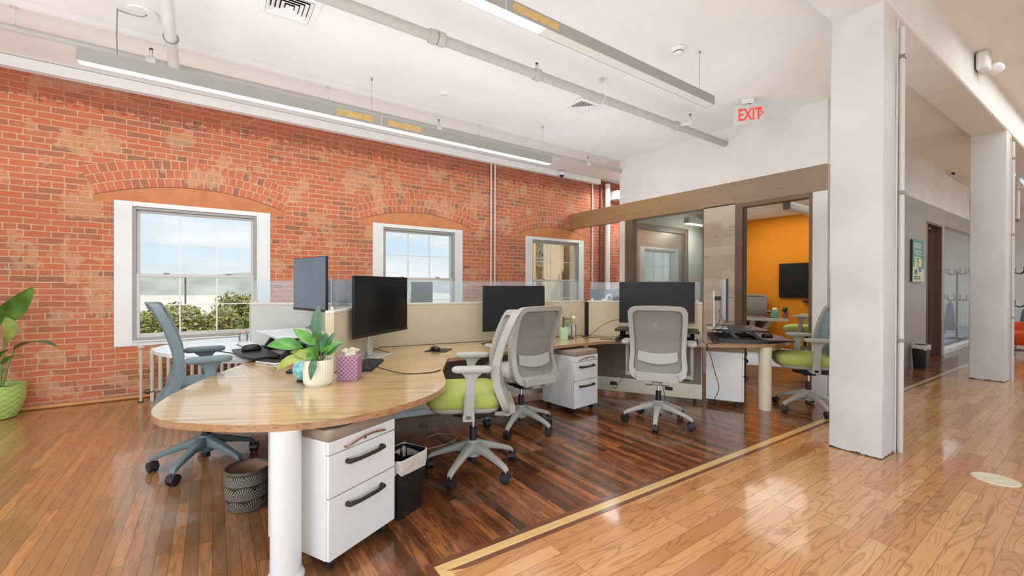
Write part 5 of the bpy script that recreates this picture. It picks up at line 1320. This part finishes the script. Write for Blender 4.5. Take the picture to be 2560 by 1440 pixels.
# ceiling fittings
def vent(label, c, s):
    t = thing('air_vent', label, 'air vent', (c[0], c[1], ceil_z(c[1]) - .012), 0, 'square louvred ceiling vents'); R_ = s / 2
    fm = MB()
    for a, b in ((R_ + .05, R_),): 
        fm.loft([[(sx * q, sy2 * q, z) for sx, sy2 in ((1, 1), (-1, 1), (-1, -1), (1, -1))] for q, z in ((a, .012), (a, .004), (b, .0), (b, .012))], cap=False)
    fm.build('frame', M['trimwhite'], t, smooth=0)
    MB().box(-R_, R_, -R_, R_, .009, .0118).build('shadow_box', M['vent_dark'], t, smooth=0)
    for k in range(5):
        q = R_ * (1 - k * .2) - .004; l_ = MB()
        l_.loft([[(sx * a, sy2 * a, z) for sx, sy2 in ((1, 1), (-1, 1), (-1, -1), (1, -1))] for a, z in ((q, -.002), (q - .006, -.004), (max(q - R_ * .145, .004), .0085), (max(q - R_ * .145 + .003, .007), .0088))], cap=False)
        l_.build('louvre', M['trimwhite'], t, smooth=0)
vent('square louvred ceiling vent cut by the top edge over the left light', (.55, 4.16), .35); vent('square louvred ceiling vent near the far end of the thick sprinkler pipe', (4.07, 4.165), .27)
t = thing('smoke_detector', 'round white smoke detector on the ceiling by the unlit pendant end', 'smoke detector', (3.88, 2.585, ceil_z(2.585)))
MB().lathe([(.075, -.001), (.078, -.012), (.066, -.02), (.06, -.032), (.05, -.036)], 32).build('base', M['trimwhite'], t, smooth=40); MB().lathe([(.048, -.036), (.048, -.046)], 28).build('slot_ring', M['handle'], t); MB().lathe([(.05, -.046), (.046, -.056), (.02, -.06)], 28).build('cap', M['trimwhite'], t, smooth=50)
t = thing('ceiling_disc', 'flat round white cover disc on the ceiling left of the far vent', 'cover plate', (2.39, 4.905, ceil_z(4.905)))
MB().lathe([(.06, 0), (.062, -.006), (.055, -.01), (.01, -.011)], 32).build('plate', M['trimwhite'], t, smooth=50)
t = thing('dome_camera', 'small white dome security camera on the cornice by the brick corner', 'security camera', (6.10, 6.84, 3.74))
MB().lathe([(.07, .105), (.078, .09), (.078, .045), (.066, .03)], 24).build('mount', M['trimwhite'], t, smooth=50); MB().sphere((0, 0, .03), .046, 18, 12).build('dome', M['black'], t); MB().box(-.03, .03, .0, .06, .06, .1).build('bracket', M['trimwhite'], t)
# exit sign
t = thing('exit_sign', 'white hanging exit sign with red letters and an arrow', 'exit sign', (5.66, 2.745, 3.5), math.radians(-53))
MB().box(-.18, .18, -.012, .012, .0, .255).build('plate', M['exit_plate'], t, bevel=.004)
MB().box(-.09, .05, -.03, .03, .262, ceil_z(2.7) - 3.5).build('canopy', M['trimwhite'], t, bevel=.004)
MB().cyl((0, 0, .25), (0, 0, .27), .012).build('stem', M['handle'], t)
def text(body, size, mat, parent, loc, rot, name='lettering', sx=1.0, ext=.001, off=0.0):
    cu = bpy.data.curves.new(name, 'FONT'); cu.body = body; cu.size = size; cu.extrude = ext; cu.align_x = 'LEFT'; cu.materials.append(mat); cu.offset = .0
    o = bpy.data.objects.new(name, cu); C.objects.link(o); o.parent = parent; o.location = loc; o.rotation_euler = rot; o.scale = (sx, 1, 1)
    cu.offset = off
    bpy.context.view_layer.update(); dg = bpy.context.evaluated_depsgraph_get()
    me = bpy.data.meshes.new_from_object(o.evaluated_get(dg)); m2 = bpy.data.objects.new(name, me); C.objects.link(m2); m2.parent = parent; m2.location = loc; m2.rotation_euler = rot; m2.scale = (sx, 1, 1)
    bpy.data.objects.remove(o); m2.name = name
    return m2
tx = text('EXIT', .215, M['red'], t, (-.13, -.0135, .05), (PI / 2, 0, 0), sx=.62, off=.004)
ar = MB().tube([(.115, -.0135, .175), (.155, -.0135, .130), (.115, -.0135, .085)], .007, 6).build('arrow', M['red'], t)
# emergency light on the beam
t = thing('emergency_light', 'white emergency light box with a tilted lamp head on the beam', 'emergency light', (7.55, by(7.55) - .012, 3.98))
MB().box(-.14, .14, -.10, 0, .0, .22).build('box', M['column'], t, bevel=.03)
MB().lathe([(.01, .0), (.06, .02), (.072, .06), (.066, .07)], 20, M=Matrix.Translation((.12, -.13, .02)) @ Matrix.Rotation(.9, 4, 'Y')).build('lamp_head', M['column'], t, smooth=50)
t = thing('wall_sprinkler', 'small dark sprinkler head on a thin pipe on the far upper corridor wall', 'sprinkler', (12.9, cw(12.9) - .03, 3.80))
MB().tube([(-.5, .0, -.02), (1.6, .0, -.02)], .012, 8).build('pipe', M['pipe'], t); MB().box(-.025, .025, -.03, .02, -.0, .06).build('head', M['black'], t, bevel=.006)
t = thing('floor_outlet', 'round pale brass floor outlet disc set in the honey oak floor', 'floor outlet', (4.672, .505, 0))
MB().lathe([(.125, 0), (.125, .003), (.11, .006), (.1, .004), (.02, .005)], 40).build('plate', M['cream_metal'], t, smooth=50); MB().lathe([(.05, .005), (.05, .008), (.01, .0085)], 32).build('lid', M['cream_metal'], t, smooth=50)

# ------------------------------------------------------------------ corridor things
PXX, PW_, PZ = 10.06, .70, 1.50
t = thing('poster', 'green drinks poster on the grey timber corridor wall', 'poster', (PXX, cw(PXX) - .002, PZ), math.radians(-.94))
MB().box(0, PW_, -.03, 0, 0, .75).build('board', M['black'], t, smooth=0)
MB().box(0.004, PW_, -.0315, -.0302, 0, .75).build('print_ground', M['poster_teal'], t, smooth=0)
pl = MB().add([(.004, -.0322, 0), (PW_, -.0322, 0), (PW_, -.0322, .22), (.5, -.0322, .26), (.2, -.0322, .24), (.004, -.0322, .27)], [(0, 1, 2, 3, 4, 5)]); pl.build('print_band', M['poster_pale'], t, smooth=0)
for x, z, s in ((.20, .13, 1.0), (.45, .18, 1.0)):
    MB().add([(x - .08, -.033, z), (x + .08, -.033, z), (x + .1, -.033, z + .2), (x - .1, -.033, z + .2)], [(0, 1, 2, 3)]).build('drink_cup', M['poster_blue'], t, smooth=0)
    MB().add([(x - .1, -.0335, z + .08), (x + .09, -.0335, z + .1), (x + .1, -.0335, z + .2), (x + .03, -.0335, z + .26), (x - .05, -.0335, z + .25), (x - .1, -.0335, z + .2)], [(0, 1, 2, 3, 4, 5)]).build('drink_top', M['poster_yellow'], t, smooth=0)
MB().box(.1, .46, -.0336, -.0325, .045, .10).build('brand_band', M['poster_navy'], t, smooth=0)
MB().box(.15, .41, -.0345, -.0337, .062, .084).build('brand_line', M['poster_pale'], t, smooth=0)
text('FRESH.', .135, M['poster_white'], t, (.08, -.0325, .60), (PI / 2, 0, 0), sx=1.15); text('TASTY.', .135, M['poster_white'], t, (.08, -.0325, .475), (PI / 2, 0, 0), sx=1.15)
for x1_, z in ((.40, .425), (.27, .385)): MB().box(.09, x1_, -.0335, -.0325, z, z + .024).build('small_print', M['poster_pale'], t, smooth=0)
def coat_rack(label, x, y, z, h_=1.86):
    t = thing('coat_rack', label, 'coat rack', (x, y, z), random.uniform(0, 1), 'black coat racks')
    MB().cyl((0, 0, .03), (0, 0, h_ - .04), .022, .018, 14).build('pole', M['black'], t)
    MB().lathe([(.19, .0), (.19, .012), (.03, .04)], 28).build('base', M['black'], t, smooth=50)
    for zz, rr in ((h_ - .12, .2), (1.0, .22)):
        hk = MB()
        for k in range(6):
            a = PI / 3 * k; c_, s_ = math.cos(a), math.sin(a)
            hk.tube(crom([(.015 * c_, .015 * s_, zz), (rr * .6 * c_, rr * .6 * s_, zz - .03), (rr * c_, rr * s_, zz + .02), (rr * 1.05 * c_, rr * 1.05 * s_, zz + .1)], 4), .01, 8)
            hk.sphere((rr * 1.05 * c_, rr * 1.05 * s_, zz + .105), .015, 8, 6)
        hk.build('hooks', M['black'], t, smooth=60)
    return t
def jacket(label, x, y, ztop, h_, mat, w_=.32):
    t = thing('jacket', label, 'jacket', (x, y, ztop - h_), random.uniform(-.4, .4))
    m_ = MB(); loops = []
    for f_, u in ((.12, 1.0), (.3, .95), (.62, .85), (.8, .65), (.95, .35), (1.05, .05), (1.0, 0.0)):
        loops.append([(.5 * w_ * f_ * math.cos(2 * PI * i / 28) * (1 + .09 * math.sin(5 * 2 * PI * i / 28 + u * 3)), .28 * w_ * f_ * math.sin(2 * PI * i / 28) * (1 + .14 * math.sin(4 * 2 * PI * i / 28 + 1)), h_ * u) for i in range(28)])
    m_.loft(loops).build('cloth', M[mat], t, smooth=60)
    for s in (-1, 1): MB().tube([(s * w_ * .3, 0, h_ * .82), (s * w_ * .52, .01, h_ * .5), (s * w_ * .55, -.01, h_ * .12)], [.05, .055, .045], 10).build('sleeve', M[mat], t, smooth=60)
xr = 15.45
coat_rack('black coat rack placed as a reflection behind the corridor glass', xr, 2.34, .1, 1.78)  # extra rack modelled in place of a reflection in the glass
jacket('blue jacket hanging on the rack behind the glass', xr - .28, 2.42, 1.06, .72, 'jacket_blue', .30); jacket('taupe jacket hanging beside the blue one behind the glass', xr + .02, 2.66, .98, .78, 'jacket_brown', .36)
jacket('charcoal jacket standing in for a reflection low behind the glass', 13.9, 3.0, 1.02, .62, 'jacket_dark', .26)  # added jacket shape takes the place of a reflection
coat_rack('black coat rack right of the farther white column', 14.75, 1.36, 0, 1.86)
jacket('blue-grey jacket on the rack right of the farther white column', 14.95, 1.16, 1.02, .75, 'jacket_grey', .34)
t = thing('armchair', 'red-orange lounge chair cut by the right edge beyond the farther column', 'lounge chair', (13.95, 1.06, 0), math.radians(170))
MB().loft([[(x * f_, y * f_, z) for x, y in rrect(.78, .74, .14, 5)] for z, f_ in ((.21, .82), (.25, .95), (.40, 1.0), (.46, .97), (.48, .85))]).build('seat', M['redorange'], t, smooth=60)
MB().loft([[(-.36 + .10 * u - .12 * (z - .4), y, z) for u, y in ((0, -.36), (1, -.34), (1, .34), (0, .36))] for z in (.40, .55, .66)]).build('backrest', M['redorange'], t, bevel=.03)
for a in (-1, 1):
    for b in (-1, 1): MB().tube([(a * .22, b * .22, .22), (a * .34, b * .3, 0.008)], [.018, .012], 8).build('leg', M['chrome'], t)
t = thing('pendant_rod', 'white rod sprinkler drop hanging beyond the farther column', 'sprinkler drop', (13.92, 1.22, 2.79))
MB().cyl((0, 0, .06), (0, 0, 1.4), .03, .03, 14).build('rod', M['pipe'], t); MB().lathe([(.01, 0), (.04, .02), (.045, .06)], 16).build('head', M['steel'], t, smooth=50); MB().lathe([(.03, .66), (.12, .70), (.12, .72), (.03, .73)], 20).build('escutcheon', M['pipe'], t, smooth=50)

# ------------------------------------------------------------------ meeting room
P = (9.63, 3.86); ta = math.radians(114)
t = thing('meeting_table', 'rustic brown meeting table with whitewashed edge and trestle legs', 'meeting table', (P[0], P[1], 0), ta)
MB().box(0, 1.3, -.75, 0, .712, .75).build('table_top', M['table_top'], t, smooth=0)
MB().box(0, 1.3, 0, .012, .69, .75).build('edge_band', M['table_edge'], t, bevel=.003); MB().box(-.012, 0, -.75, .012, .69, .75).build('edge_band', M['table_edge_br'], t, bevel=.003)
for y in (-.12, -.62):
    lg = MB(); lg.box(.60, .70, y - .045, y + .045, 0.06, .69)
    for s in (-1, 1):
        lg.loft([[(.65 + s * a + q * .05, y + w_ * .04, z) for q, w_ in ((-1, -1), (1, -1), (1, 1), (-1, 1))] for a, z in ((.04, .25), (.36, .70))])
        lg.loft([[(.65 + s * a + q * .05, y + w_ * .04, z) for q, w_ in ((-1, -1), (1, -1), (1, 1), (-1, 1))] for a, z in ((.04, .5), (.42, .05))])
    lg.box(.12, 1.18, y - .05, y + .05, 0.012, .08)
    lg.build('trestle', M['rustic'], t, smooth=0)
o = MB().prism([(7.72, 3.95), (8.08, 3.36), (10.5, 3.0), (10.6, 4.9), (9.3, 5.1)], .0, .01).build('rug', M['rug'], smooth=0, origin=(9.2, 4.1, 0)); tag(o, 'white patterned rug under the meeting table', 'rug')
t = thing('television', 'black wall television on the orange wall', 'television', (10.87, 3.88, 1.155))
MB().box(-.03, .02, -.68, .68, 0, .79).build('housing', M['black'], t, bevel=.006); MB().box(-.0325, -.0305, -.67, .67, .012, .78).build('screen', M['screen'], t, smooth=0)
t = thing('video_bar', 'dark rounded video bar below the wall television', 'video bar', (10.85, 3.85, 1.05))
MB().prism(rrect(.10, .42, .045, 5), 0, .06).build('body', M['handle'], t, bevel=.01)
t = thing('tissue_box', 'aqua tissue box on the meeting table', 'tissue box', (9.76, 4.18, .75), math.radians(20)); MB().box(-.06, .06, -.06, .06, .001, .14).build('carton', M['aqua'], t, bevel=.004)
MB().lathe([(.03, .138), (.05, .17), (.04, .2), (.01, .21)], 14).build('tissue', M['tissue'], t, smooth=70)
t = thing('potted_succulent', 'grey-green succulent in a clay pot on the meeting table', 'potted plant', (9.95, 4.06, .75)); MB().lathe([(.05, .001), (.065, .1), (.06, .1)], 20).build('pot', M['terracotta'], t, smooth=50)
fm = MB(); rnd = random.Random(9)
for k in range(40):
    a = rnd.uniform(0, 2 * PI); e = rnd.uniform(.04, .12); leaf(fm, (.02 * math.cos(a), .02 * math.sin(a), .1), (e * math.cos(a), e * math.sin(a), rnd.uniform(.13, .25)), .035, .01, .2, n=4)
fm.build('foliage', M['leaf_dark'], t, smooth=60)
cable('black cable with a white plug lying on the meeting table', [(9.42, 4.42, .755), (9.47, 4.36, .80), (9.55, 4.3, .81), (9.64, 4.25, .76), (9.7, 4.2, .755)], .006)
